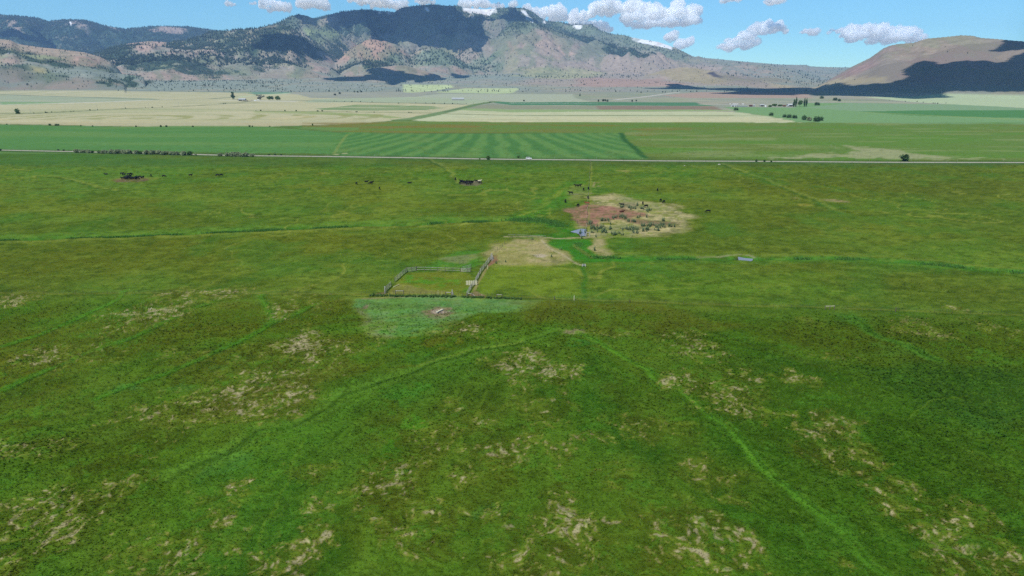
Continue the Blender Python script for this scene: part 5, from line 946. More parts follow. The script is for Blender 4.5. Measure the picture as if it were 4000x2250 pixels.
# rank growth along the cross fence
hs = [bush_mesh('low_growth', M['leaf'], 2.2, 1.3, .7, 640 + k, 260, .16, 7) for k in range(3)]
for j, x in enumerate(range(20, 1420, 48)):
    o = link('low_shrub', hs[j % 3], spot(*T(21, [(x + rnd.uniform(-10, 10), 832 + (x - 20) * .02 + rnd.uniform(-4, 4))])[0]), rnd.uniform(0, 6), rnd.uniform(.75, 1.1)); tag(o, 'low dark green growth in the hedge line before the corral wire fence', 'shrub', 'hedge line before the corral')
for x0, x1, l, g in [(1560, 1605, 'small dark growth between the wire gate and the picket fence foot', 'growth beside the wire gate'), (1655, 1915, 'dark growth just right of the picket fence foot', 'growth right of the picket fence foot'), (2000, 2055, 'small dark growth in the gap right of the picket fence', 'growth in the gap'), (2115, 2200, 'dark growth below the right brace of the wire fence', 'growth at the right brace'), (2235, 2560, 'dark growth right of the last brace of the wire fence', 'growth right of the last brace')]:
    x = x0
    while x < x1:
        o = link('low_shrub', hs[int(x) % 3], spot(*T(21, [(x + 12, 862 + (x - 1560) * .03 + rnd.uniform(-3, 3))])[0]), rnd.uniform(0, 6), rnd.uniform(.7, 1.0)); tag(o, l, 'shrub', g); x += 38

# ------------------------------------------------------------------ fences of the corral
def rail_fence(name, label, pts, h, rails, post_every=None, posts=None, rr=.055, pr=.085, wood='wood', plank=False):
    """rails and posts between valley points pts"""
    P = [spot(*q) for q in pts]; o = empty(name, P[0]); base = P[0]
    for a, b in zip(P[:-1], P[1:]):
        for z in rails:
            m = MB(); u = a - base + Vector((0, 0, z + rnd.uniform(-.03, .03))); w = b - base + Vector((0, 0, z + rnd.uniform(-.03, .03)))
            if plank:
                d = (w - u); ang = math.atan2(d.y, d.x); m.box((u + w) / 2, (d.length, .04, .16), Matrix.Rotation(ang, 3, 'Z'))
            else: m.bar(u, w, rr, rr * .8, 6)
            m.build('rail', M[wood], o)
    for q in (posts or pts):
        p = spot(*q) - base; MB().bar(p + Vector((0, 0, -.3)), p + Vector((rnd.uniform(-.05, .05), rnd.uniform(-.05, .05), h)), pr, pr * .85, 7).build('post', M['dwood'], o)
    return tag(o, label, 'fence')
rail_fence('rail_fence', 'four-rail wooden fence at the left end of the corral back side', T(21, [(645, 430), (725, 428), (800, 415)]), 1.75, (.3, .7, 1.1, 1.55))
rail_fence('rail_fence', 'long two-rail wooden fence across the corral back side', T(21, [(806, 414), (945, 415), (1045, 418), (1160, 421), (1285, 425), (1415, 428), (1535, 430)]), 1.6, (.55, 1.35), rr=.06)
rail_fence('rail_fence', 'four-rail grey panel at the right end of the corral back side', T(21, [(1545, 433), (1655, 435), (1710, 434)]), 1.6, (.25, .6, .95, 1.35), rr=.07)
rail_fence('rail_fence', 'short wooden wing fence slanting away behind the right corral panel', T(21, [(1570, 412), (1650, 392), (1722, 375)]), 1.6, (.5, 1.0, 1.45))
rail_fence('rail_fence', 'slanting four-rail wooden fence on the left side of the corral', T(21, [(440, 602), (490, 558), (530, 522), (575, 482), (615, 452), (640, 432)]), 1.75, (.35, .75, 1.15, 1.55))
rail_fence('rail_fence', 'separate lower left corral fence panel beyond the gap', T(21, [(275, 775), (310, 742), (345, 705), (378, 672)]), 1.7, (.35, .8, 1.25, 1.6))
# close picket fence running up the right side
o = empty('picket_fence', spot(*T(21, [(1640, 860)])[0])); base = o.location.copy(); tag(o, 'grey close-set pole fence running diagonally up the right side of the corral', 'fence')
line = T(21, [(1640, 862), (1680, 790), (1725, 700), (1780, 650), (1830, 545), (1880, 450), (1940, 370), (2000, 290), (2040, 235), (2075, 195)])
pts = []
for a, b in zip(line[:-1], line[1:]):
    A, B = spot(*a), spot(*b); n = max(2, int((B - A).length / 1.15))
    for k in range(n): pts.append(A.lerp(B, k / n))
pts = pts[:98]
for j, p in enumerate(pts):
    q = p - base + Vector((rnd.uniform(-.08, .08), 0, 0)); MB().bar(q + Vector((0, 0, -.2)), q + Vector((rnd.uniform(-.12, .12), rnd.uniform(-.12, .12), rnd.uniform(1.5, 2.1))), .06 if j % 4 else .10, .05, 6).build('post', M['wood'] if j % 4 else M['dwood'], o)
for z in (.45, 1.0, 1.5):
    m = MB()
    for a, b in zip(line[:-1], line[1:]): m.bar(spot(*a) - base + Vector((0, 0, z)), spot(*b) - base + Vector((0, 0, z)), .05, .045, 5)
    m.build('rail', M['wood'], o)
o = empty('board_stack', spot(*T(21, [(2062, 225)])[0]), 0); tag(o, 'pale poles leaned together at the top end of the picket fence', 'poles')
for j in range(9): MB().bar((rnd.uniform(-.8, .8), rnd.uniform(-2.5, 2.5), 0), (rnd.uniform(-.3, .3), rnd.uniform(-2, 2), rnd.uniform(1.7, 2.3)), .07, .05, 6).build('pole', M['wood'], o)
# pale board panel
o = empty('plank_screen', spot(*T(21, [(1728, 655)])[0]), R(3)); tag(o, 'pale yellow board panel standing against the picket fence', 'panel')
for j in range(5): MB().box((-1.45 + j * .72, rnd.uniform(-.03, .03), .85), (.60, .06, 1.5 + rnd.uniform(-.12, .12))).bevel(.01).build('board', M['pale'], o)
for z in (.4, 1.25): MB().box((0, .08, z), (3.9, .07, .14)).build('rail', M['wood'], o)
# wire fence with thin posts along the corral front
def wire_fence(name, label, px, heights, mats, wires=(.35, .75, 1.1), wr=.012, pr=.05, cat='fence'):
    P = [spot(*q) for q in px]; o = empty(name, P[0]); base = P[0]
    for p, h, m in zip(P, heights, mats):
        q = p - base; MB().bar(q + Vector((0, 0, -.3)), q + Vector((rnd.uniform(-.05, .05), 0, h)), pr, pr * .9, 6).build('post', M[m], o)
    for z in wires:
        m = MB()
        for a, b in zip(P[:-1], P[1:]): m.bar(a - base + Vector((0, 0, z)), b - base + Vector((0, 0, z)), wr, wr, 3)
        m.build('wire', M['wire'], o)
    return tag(o, label, cat)
fx = [265, 345, 420, 680, 760, 875, 960, 1050, 1120, 1165, 1230, 1290]
wire_fence('wire_fence', 'wire fence with thin posts along the front of the corral', T(21, [(x, 800 + (x - 265) * .032) for x in fx]), [1.2, 1.1, 1.2, 1.1, 1.1, 1.1, 1.2, 1.1, 1.2, 1.7, 1.4, 1.2], ['steel'] * 9 + ['pale', 'pale', 'steel'])
wire_fence('wire_gate', 'wire gate between the leaning brace and the picket fence foot', T(21, [(1425, 848), (1510, 852), (1580, 856), (1632, 860)]), [1.5, 1.3, 1.3, 1.3], ['steel'] * 4, (.25, .5, .75, 1.0, 1.25), cat='gate')
wire_fence('wire_fence', 'wire fence with thin posts right of the picket fence foot', T(21, [(1735, 850), (1840, 855), (1900, 858), (1995, 864), (2072, 868), (2148, 872)]), [1.4, 1.4, 1.1, 1.6, 1.6, 1.4], ['steel', 'steel', 'pale', 'steel', 'steel', 'steel'])
def brace(label, a, b, h=1.2, mid=False, diag=None):
    A, B = spot(*a), spot(*b); o = empty('fence_brace', A)
    for p in [A, B] + ([A.lerp(B, .5)] if mid else []): MB().bar(p - A + Vector((0, 0, -.3)), p - A + Vector((0, 0, h + .1)), .12, .11, 8).build('post', M['dwood'], o)
    MB().bar(Vector((-.1, 0, h - .08)), B - A + Vector((.1, 0, h - .08)), .09, .08, 8).build('rail', M['pale' if mid else 'wood'], o)
    if diag: MB().bar(B - A + Vector((0, 0, h - .1)), spot(*diag) - A, .09, .08, 8).build('strut', M['wood'], o)
    return tag(o, label, 'brace')
brace('wooden brace of two dark posts and a rail at the left of the corral front', *T(21, [(450, 806), (588, 806)])); brace('wooden brace of two posts beside the tall leaning post at the corral front', *T(21, [(1298, 834), (1388, 836)]), 1.2)
brace('wooden brace with a slanting strut right of the picket fence foot', *T(21, [(1660, 850), (1732, 848)]), 1.1, False, T(21, [(1795, 850)])[0]); brace('pale wooden brace at the right end of the corral front wire', *T(21, [(2150, 872), (2240, 874)]), 1.15)
brace('dark brace of three posts under one pale rail standing in the cross fence at right', *T(13, [(1073, 170), (1143, 168)]), 1.15, True)
o = empty('gate_post', spot(*T(21, [(1405, 846)])[0])); MB().bar((-.1, 0, -.3), (0, 0, 2.2), .16, .14, 8).build('post', M['wood'], o); MB().bar((.5, 0, 0), (.02, 0, 1.8), .09, .08, 7).build('strut', M['wood'], o); tag(o, 'tall grey gate post with a leaning strut at the corral front', 'post')
o = empty('corner_post', spot(*T(21, [(275, 790)])[0])); MB().bar((0, 0, -.3), (0, 0, 2.3), .17, .15, 8).build('post', M['wood'], o); MB().bar((.6, .3, 0), (0, 0, 1.7), .1, .09, 7).build('strut', M['dwood'], o); tag(o, 'thick grey corner post at the lower left of the corral', 'post')
o = MB().bar((0, 0, -.3), (0, 0, 1.6), .1, .09, 8).build('marker_post', M['pale'], None, spot(*T(21, [(1996, 385)])[0])); tag(o, 'short pale post beside the dirt track along the picket fence', 'post')
o = MB().bar((0, 0, 0), (1.6, 2.6, .3), .1, .08, 7).build('fallen_pole', M['pale'], None, spot(*T(21, [(408, 688)])[0])); tag(o, 'pale fallen pole in the grass inside the left corral fence', 'pole')
for px, h, m, l in [(T(13, [(1605, 184)])[0], 1.3, 'dwood', 'short dark post in the cross fence right of the dark brace'), (T(12, [(1754, 102)])[0], 1.5, 'pale', 'pale post in the cross fence right of the corral'), (T(12, [(1605, 95)])[0], 1.1, 'dwood', 'thin post in the cross fence between the corral and the pale post'), (T(12, [(2175, 118)])[0], .9, 'dwood', 'thin short post in the cross fence right of the pale post'), (T(7, [(660, 805)])[0], 1.4, 'dwood', 'dark post at the left of the pond'), (T(7, [(595, 780)])[0], 1.2, 'dwood', 'dark post at the left rim of the mud')]:
    o = MB().bar((0, 0, -.3), (.03, 0, h), .13, .11, 8).build('fence_post', M[m], None, spot(*px)); tag(o, l, 'post')
# long cross fence each side of the corral
q = [(x, float(np.interp(x, [0, 700, 1440], [1150, 1147, 1150]))) for x in range(-200, 1500, 62)]
wire_fence('wire_fence', 'long sparse wire fence across the grass left of the corral', q, [1.15] * len(q), ['steel'] * len(q), pr=.035)
q = [(x, float(np.interp(x, [2040, 2600, 3300, 4000, 4300], [1168, 1187, 1207, 1232, 1243]))) for x in range(2040, 4300, 70)]
wire_fence('wire_fence', 'long sparse wire fence across the grass right of the corral', q, [1.15] * len(q), ['steel'] * len(q), pr=.035)
# long wire fence up the pasture to the road
q = [(float(np.interp(t, [0, .3, .6, 1], [2289, 2297, 2304, 2308])), 922 - (922 - 632) * (1 - (1 - t) ** 2)) for t in np.linspace(0, 1, 46)]
wire_fence('wire_fence', 'long wire fence running straight up the pasture past the mud to the road', q, [1.35] * 46, ['dwood' if k % 3 else 'pale' for k in range(46)], pr=.075)
q = [(1934 + (2010 - 1934) * t, 984 + (922 - 984) * t) for t in np.linspace(0, 1, 9)]
wire_fence('wire_fence', 'wire fence from the picket fence top to the bank left of the pond', q, [1.3] * 9, ['steel'] * 9, pr=.06)
o = empty('pond_brace', spot(*T(22, [(445, 890)])[0])); tag(o, 'thick grey post pair with rail at the right rim of the pond', 'post')
for x in (0, 1.4): MB().bar((x, 0, -.4), (x, 0, 2.0), .16, .14, 8).build('post', M['wood'], o)
MB().bar((-.1, 0, 1.6), (1.5, 0, 1.6), .1, .09, 8).build('rail', M['wood'], o)
q = T(7, [(-40, 938), (60, 940), (160, 943), (260, 946), (340, 948)]); rail_fence('rail_fence', 'low pole fence along the bank left of the pond outlet', q, 1.2, (.9,), rr=.05, pr=.07)
# fences along both sides of the road
for off, nm in ((-7.2, 'thin wire fence along the near verge of the road'), (9.5, 'thin wire fence along the far verge of the road')):
    ps = []
    for x in np.linspace(20, 3990, 90):
        p, _ = road_pt(x, off); ps.append(p)
    o = empty('roadside_fence', ps[0]); tag(o, nm, 'fence')
    for k, p in enumerate(ps): MB().bar(p - ps[0] + Vector((0, 0, -.3)), p - ps[0] + Vector((0, 0, 1.3)), .08, .07, 5).build('post', M['dwood' if k % 4 else 'wood'], o)
    for z in (.6, 1.1):
        m = MB()
        for a, b in zip(ps[:-1], ps[1:]): m.bar(a - ps[0] + Vector((0, 0, z)), b - ps[0] + Vector((0, 0, z)), .01, .01, 3)
        m.build('wire', M['wire'], o)
# feed trough on bare dirt
A, B = spot(*T(21, [(1140, 1128)])[0]), spot(*T(21, [(1238, 1082)])[0]); d = B - A; L = d.length; o = empty('feed_trough', (A + B) / 2, math.atan2(d.y, d.x)); tag(o, 'long pale wooden trough lying on the bare dirt of the green hollow', 'trough')
MB().box((0, 0, .38), (L, .62, .08)).bevel(.01).build('bottom', M['pale'], o)
for s in (-1, 1): MB().box((0, s * .33, .30), (L, .05, .34)).bevel(.01).build('side', M['wood'], o); MB().box((s * (L / 2 + .03), 0, .28), (.05, .7, .36)).bevel(.01).build('end_board', M['wood'], o)
for s in (-.35, .35): MB().box((s * L, 0, .06), (.14, .7, .12)).build('foot', M['dwood'], o)
# headgate
o = empty('headgate', spot(*T(22, [(405, 1365)])[0])); o.scale = (.62, .62, .62); tag(o, 'small pale concrete headgate on the ditch below the lower tan patch', 'headgate')
for s in (-1, 1): MB().prism([(-1.1, 0), (1.1, 0), (1.1, .5), (.2, 1.3), (-.3, 1.3), (-1.1, .6)], s * .9 - .12, s * .9 + .12).build('wall', M['stone'], o)
MB().box((0, 0, .75), (1.5, .06, .9)).build('gate_plate', M['galv'], o); MB().box((0, 0, 1.36), (2.1, .3, .10)).build('beam', M['stone'], o); MB().bar((0, 0, 1.3), (0, 0, 1.9), .05, .05).build('stem', M['steel'], o)
def rock(label, px, s, seed):
    b = bmesh.new(); bmesh.ops.create_icosphere(b, subdivisions=2, radius=1); g = random.Random(seed)
    for v in b.verts: v.co = Vector((v.co.x * 1.3, v.co.y, v.co.z * .6)) * (s * g.uniform(.82, 1.12))
    me = bpy.data.meshes.new('rock'); b.to_mesh(me); b.free(); me.materials.append(M['stone']); tag(link('rock', me, spot(*px)), label, 'rock')
rock('small white stone in the grass just below the road at right centre', T(7, [(1735, 224)])[0], .5, 1); rock('larger pale stone in the grass just below the road, right of the white stone', T(7, [(2085, 212)])[0], .9, 2)

# ------------------------------------------------------------------ the white car
p, a = road_pt(2058, -.6); car = empty('parked_car', p + Vector((0, 0, .02)), a); tag(car, 'white SUV on the gravel road', 'car')
sc_ = 1.0
MB().prism([(-2.35, .45), (-2.38, .85), (-2.30, 1.12), (1.05, 1.12), (2.15, .98), (2.38, .80), (2.38, .42), (2.0, .34), (-2.1, .34)], -.92, .92, 'y').bevel(.07).build('body', M['white'], car, smooth=False)
MB().prism([(-2.22, 1.11), (-2.05, 1.66), (-1.85, 1.75), (.15, 1.75), (.42, 1.68), (1.15, 1.11)], -.80, .80, 'y').bevel(.05).build('cabin', M['white'], car)
for s in (-1, 1):
    for x0, x1, t0, t1 in [(-2.0, -1.25, -1.88, -1.25), (-1.17, -.32, -1.17, -.32), (-.24, .92, -.24, .28)]:
        MB().prism([(x0, 1.17), (t0, 1.62), (t1, 1.62), (x1, 1.17)], s * .795, s * .822, 'y').build('window', M['glass'], car)
    for x in (-1.45, 1.45):
        w = MB().bar((x, s * .72, .36), (x, s * .97, .36), .37, .37, 18).build('wheel', M['rubber'], car); MB().bar((x, s * .95, .36), (x, s * .985, .36), .22, .2, 12).build('rim', M['rim'], w)
    MB().box((2.34, s * .68, .82), (.14, .36, .16)).bevel(.02).build('headlight', M['lamp'], car); MB().box((-2.36, s * .78, .95), (.08, .18, .34)).bevel(.02).build('tail_light', M['red'], car)
    MB().box((.72, s * .99, 1.18), (.14, .16, .14)).bevel(.03).build('mirror', M['white'], car); MB().box((-.8, s * .62, 1.79), (1.9, .05, .05)).build('roof_rail', M['steel'], car)
MB().prism([(.52, 1.63), (1.10, 1.16), (1.125, 1.18), (.54, 1.66)], -.70, .70, 'y').build('windscreen', M['glass'], car)

# ------------------------------------------------------------------ far buildings, irrigation boom, poles
def shed(name, label, px, py, L, Wd, h, rz=0., roof='roof', wall='wall', doors=1, rise=.28):
    o = empty(name, spot(px, py), rz); tag(o, label, 'building')
    MB().box((0, 0, h / 2), (L, Wd, h)).build('wall', M[wall], o); k = Wd / 2 * rise * 2
    MB().prism([(-Wd / 2 - .5, h + .02), (0, h + k), (Wd / 2 + .5, h + .02), (Wd / 2 + .5, h + .22), (0, h + k + .22), (-Wd / 2 - .5, h + .22)], -L / 2 - .4, L / 2 + .4).build('roof', M[roof], o)
    for j in range(doors): MB().box(((j - (doors - 1) / 2) * L / max(doors, 1), -Wd / 2 - .02, h * .42), (L / max(doors, 1) * .62, .06, h * .82)).build('door_shade', M['dark'], o)  # dark slabs on the solid wall, painting the shade inside open doorways
    return o
shed('farm_shed', 'long shed with a pale metal roof beside the lone tall tree', 947, 393.5, 20, 9, 3.4, R(-4), doors=3)
shed('lean_shed', 'small grey gabled shed at the left end of the pale-roofed one', 935, 394, 8, 6, 3.0, R(60), 'wall', 'wall', 1)
shed('farm_house', 'white-roofed house half behind the leftmost poplar', 3086, 416, 13, 8, 3.2, 0)
shed('barn', 'long low white-roofed shed alone on the green behind the pale hay field', 1789, 392.5, 34, 9, 4.5, 0, doors=0)
shed('cabin', 'tiny white-roofed cabin on the pink slope above the cottonwood', 888, 310, 7, 5, 3, 0, doors=0).location = cast([(888, 311)])[0]
shed('cabin', 'tiny pale cabin high on the far left hillside', 34, 210, 9, 6, 3, 0, doors=0).location = cast([(34, 211)])[0]
shed('cabin', 'tiny pale hut beside the head of the shadow band', 2752, 342, 7, 6, 3, 0, doors=0).location = cast([(2752, 343)])[0]
shed('low_barn', 'long low white building left of the farm trees', 2900, 418.5, 21, 6, 1.9, 0, doors=0, rise=.08)
for x, y, L, h, l, w in [(2862, 416, 8, 2, 'left of two small white sheds left of the long low one', 'white'), (2873, 416, 5, 2, 'right of two small white sheds left of the long low one', 'white'), (2933, 416.5, 7, 2.4, 'brown shed right of the long low white building', 'rust'), (2944, 415.5, 5, 2, 'small white shed right of the brown one', 'white'), (2976, 416, 10, 3, 'grey house left of the white tank', 'wall'), (3063, 416.5, 6, 2, 'rust red shed left of the white-roofed house', 'rust'), (3077, 417, 4, 2, 'small white shed in front of the white-roofed house', 'white')]:
    shed('small_shed', l, x, y, L, 4, h, 0, 'roof' if w != 'rust' else 'rust', w, 1)
o = empty('storage_tank', spot(2991, 417.5)); tag(o, 'white upright tank at the left of the green thickets', 'tank'); MB().bar((0, 0, 0), (0, 0, 3.4), 1.6, 1.6, 20).build('shell', M['white'], o); MB().bar((0, 0, 3.4), (0, 0, 4.1), 1.65, .3, 20).build('lid', M['roof'], o)
for x, L, l, m in [(2852, 3.5, 'leftmost of the white bales in the row behind the farm sheds', 'white'), (2868, 8, 'second from left of the white bales behind the farm sheds', 'white'), (2880, 5, 'third from left of the white bales behind the farm sheds', 'white'), (2902, 5, 'rightmost of the white bales behind the farm sheds', 'white')]:
    p = spot(x, 407.5); o = MB().bar((-L / 2, 0, .7), (L / 2, 0, .7), .75, .7, 14).build('bale_row', M[m], None, p); tag(o, l, 'bales')
for x, y, s, l in [(970, 394, (9, 3, 1.8), 'rusty machinery heap just right of the pale-roofed shed'), (981, 393, (8, 3, 2.2), 'brown lumber heap between the shed and the grey tree')]:
    o = empty('scrap_heap', spot(x, y)); tag(o, l, 'scrap heap'); g = random.Random(int(x))
    for k in range(9): MB().box((g.uniform(-s[0] / 2, s[0] / 2), g.uniform(-s[1] / 2, s[1] / 2), g.uniform(.3, s[2] * .6)), (g.uniform(1.5, 3.5), g.uniform(.5, 1.4), g.uniform(.3, .9)), Matrix.Rotation(g.uniform(-.4, .4), 3, 'Z')).build('scrap', M['rust' if k % 3 else 'wood'], o)
for x, y, l in [(998, 394, 'white trailer left of the grey tree'), (1009, 392, 'white trailer at the foot of the grey tree')]:
    o = empty('trailer', spot(x, y)); tag(o, l, 'trailer'); MB().box((0, 0, 1.5), (5.5, 2.4, 2.0)).bevel(.12).build('body', M['white'], o)
    for s in (-.9, .9): MB().bar((s, -1.25, .45), (s, 1.25, .45), .42, .42, 12).build('wheel', M['rubber'], o)
# centre pivot irrigation boom on the green strip
A, B = spot(1990, 411), spot(2334, 411.5); o = empty('irrigation_boom', A); tag(o, 'long wheeled irrigation boom on the dark green strip', 'irrigation boom'); d = B - A; n = 8
for k in range(n):
    a, b = A.lerp(B, k / n) - A + Vector((0, 0, 3.8)), A.lerp(B, (k + 1) / n) - A + Vector((0, 0, 3.8)); m = MB(); mid_ = (a + b) / 2 + Vector((0, 0, .9)); m.bar(a, mid_, .13, .13, 6); m.bar(mid_, b, .13, .13, 6)
    for t in (.2, .4, .6, .8): q = a.lerp(b, t); m.bar(q, q + Vector((0, 0, .75)), .05, .05, 4)
    m.bar(a + Vector((0, 0, -.2)), b + Vector((0, 0, -.2)), .05, .05, 4); m.build('span', M['galv'], o)
for k in range(n + 1):
    q = A.lerp(B, k / n) - A; t = MB().bar(q + Vector((0, -1.8, .5)), q + Vector((0, 0, 3.8)), .10, .08, 5).bar(q + Vector((0, 1.8, .5)), q + Vector((0, 0, 3.8)), .10, .08, 5).bar(q + Vector((0, -1.9, .6)), q + Vector((0, 1.9, .6)), .09, .09, 5).build('tower', M['galv'], o)
    for s in (-1.8, 1.8): MB().bar(q + Vector((-.15, s, .6)), q + Vector((.15, s, .6)), .6, .6, 12).build('wheel', M['rubber'], t)
for j, (x, y) in enumerate(T(1, [(138, 1146), (310, 1142), (660, 1118), (980, 1106), (1260, 1098), (1500, 1088), (1800, 1070)]) + T(28, [(882, 290), (921, 262)])):
    o = empty('utility_pole', spot(x, y)); MB().bar((0, 0, -.5), (0, 0, 10.5), .16, .11, 7).build('pole', M['wood'], o); MB().bar((-1.1, 0, 9.8), (1.1, 0, 9.8), .07, .07, 5).build('crossarm', M['wood'], o)
    tag(o, 'thin wooden utility pole along the dark fence line in the pale left fields' if j < 7 else ('left' if j == 7 else 'right') + ' of two utility poles beside the green lane', 'utility pole', 'utility poles in the left fields' if j < 7 else None)

# ------------------------------------------------------------------ clouds
cv = bpy.data.materials.new('cloud_vapour'); cv.use_nodes = True; t = cv.node_tree
for nd in list(t.nodes):
    if nd.type == 'BSDF_PRINCIPLED': t.nodes.remove(nd)
pv = t.nodes.new('ShaderNodeVolumePrincipled'); pv.inputs['Color'].default_value = (1, 1, 1, 1); pv.inputs['Density'].default_value = .011; pv.inputs['Anisotropy'].default_value = -0.6
t.links.new(pv.outputs[0], t.nodes['Material Output'].inputs['Volume'])
def far_cloud(label, puffs, D=24000., seed=0):
    """distant cumulus: lumpy closed hull of vapour; puffs are (x, y, rx, ry) in the survey frame"""
    g = random.Random(seed); b = bmesh.new(); cs = []
    k = D / FPX
    for (x, y, rx, ry) in puffs:
        for _ in range(16):
            a = g.uniform(0, 6.28); q = math.sqrt(g.random()); px, py = x + math.cos(a) * q * rx * .75, y + math.sin(a) * q * ry * .6
            rr = max(.55 * min(rx, ry * 1.5), 5) * g.choice((1.0, .8, .6, .5, .4, .3)); dx, dy, dz = ray(px, py); hr = math.hypot(dx, dy); dd = D + g.uniform(-1, 1) * rx * k * .6
            cs.append((dx / hr * dd, dy / hr * dd, CAM_H + dz / hr * dd, rr * k))
        dx, dy, dz = ray(x, y); hr = math.hypot(dx, dy); cs.append((dx / hr * D, dy / hr * D, CAM_H + dz / hr * D, rx * k * .92, ry * k * .72))
    o0 = np.array([c[:3] for c in cs]).mean(0)
    for c in cs:
        m = bmesh.ops.create_icosphere(b, subdivisions=2, radius=1)['verts']
        for v in m: v.co = Vector((v.co.x * c[3], v.co.y * c[3] * (2.6 if len(c) == 4 else 1.8), v.co.z * c[-1] * (.9 if v.co.z > 0 else .5))) + Vector((c[0] - o0[0], c[1] - o0[1], c[2] - o0[2]))
    me = bpy.data.meshes.new('cloud_hull'); b.to_mesh(me); b.free(); o = bpy.data.objects.new('cloud_hull', me); COL.objects.link(o)
    mo = o.modifiers.new('r', 'REMESH'); mo.mode = 'VOXEL'; mo.voxel_size = 3.2 * k
    dg = bpy.context.evaluated_depsgraph_get(); res = bpy.data.meshes.new_from_object(o.evaluated_get(dg)); bpy.data.objects.remove(o)
    n = len(res.vertices); co = np.empty(n * 3, np.float32); res.vertices.foreach_get('co', co); co = co.reshape(-1, 3).astype(float); no = np.empty(n * 3, np.float32); res.vertices.foreach_get('normal', no); no = no.reshape(-1, 3)
    s = 20 * k; dsp = fbm(co[:, 0] / s + co[:, 1] / s * .4, co[:, 2] / s + co[:, 1] / s * .5, 5, seed + 5, .65) * 13 * k
    res.vertices.foreach_set('co', (co + no * dsp[:, None]).astype(np.float32).ravel()); res.update(); res.name = 'cloud'; res.materials.clear(); res.materials.append(cv)
    o = link('cloud', res, o0); return tag(o, label, 'cloud')
tp = lambda k, L: [T(k, [(x, y)])[0] + (rx * .43, ry * .47) for x, y, rx, ry in L]
CL = [('small white cloud at the top edge, leftmost of the pair left of the summit', tp(2, [(170, 60, 110, 45), (90, 40, 60, 30), (270, 70, 70, 28)])), ('small white cloud at the top edge, right one of the pair left of the summit', tp(2, [(560, 30, 110, 50), (680, 60, 60, 28), (740, 95, 26, 10)])),
      ('grey-based cloud touching the left summit', tp(2, [(1080, 10, 120, 40), (1250, 30, 150, 45), (1400, 60, 110, 45), (1480, 30, 50, 30)])), ('white cloud behind the snow rim between the summits', tp(2, [(2100, 45, 70, 35), (2270, 40, 90, 40), (2400, 60, 80, 22), (1700, 20, 100, 22)])),
      ('white cloud hugging the steep right shoulder of the mountain', tp(3, [(20, 50, 40, 24), (160, 90, 60, 40), (280, 150, 90, 50), (430, 120, 100, 60), (470, 180, 70, 40)])),
      ('largest white cloud, broad and towering right of the mountain', tp(3, [(650, 180, 90, 60), (760, 160, 80, 60), (880, 80, 110, 70), (1020, 95, 90, 60), (700, 240, 130, 24), (1250, 90, 110, 60), (1240, 190, 140, 60), (1330, 250, 150, 36), (1420, 130, 120, 70), (1560, 230, 150, 40), (1660, 60, 60, 50), (1640, 140, 110, 60), (1840, 120, 80, 70), (1780, 210, 110, 50)])),
      ('white cloud low against the ridge below the largest cloud', tp(3, [(860, 270, 90, 50), (960, 300, 60, 34)])), ('small ragged cloud above the lower ridge, left of two', tp(3, [(1600, 372, 55, 28), (1630, 350, 35, 18)])), ('small ragged cloud above the lower ridge, right of two', tp(3, [(1690, 450, 60, 36), (1785, 415, 40, 26)])),
      ('stepped white cloud in the gap of sky right of the mountain', tp(3, [(2470, 290, 90, 55), (2350, 370, 90, 45), (2220, 410, 80, 22), (2200, 470, 120, 36), (2330, 460, 90, 34), (2430, 420, 60, 30)]) + tp(4, [(40, 280, 110, 50), (130, 300, 60, 34), (-40, 320, 60, 30)])), ('small white cloud right of the stepped one', tp(4, [(410, 318, 80, 30), (470, 305, 34, 22)])),
      ('wide white cloud left above the right hill', tp(4, [(700, 305, 55, 20), (610, 325, 30, 12), (870, 280, 70, 36), (850, 360, 100, 42), (1000, 290, 70, 34), (1130, 330, 90, 50), (1250, 385, 130, 44), (1320, 320, 60, 46), (1440, 320, 60, 42), (1480, 385, 70, 34), (1040, 415, 46, 18)])), ('thin cloud strip at the top edge right of the middle', tp(4, [(60, 8, 80, 16)])), ('faint cloud wisp at the top edge above the middle right', tp(3, [(2200, 0, 90, 9)])), ('tiny cloud puff at the top edge left of the pair', tp(1, [(2540, 35, 34, 18)])), ('faint small cloud left of the tiny puff', tp(1, [(2310, 40, 36, 10)]))]
for k, (l, p) in enumerate(CL): far_cloud(l, p, 24000 + 900 * (k % 4), 700 + k)
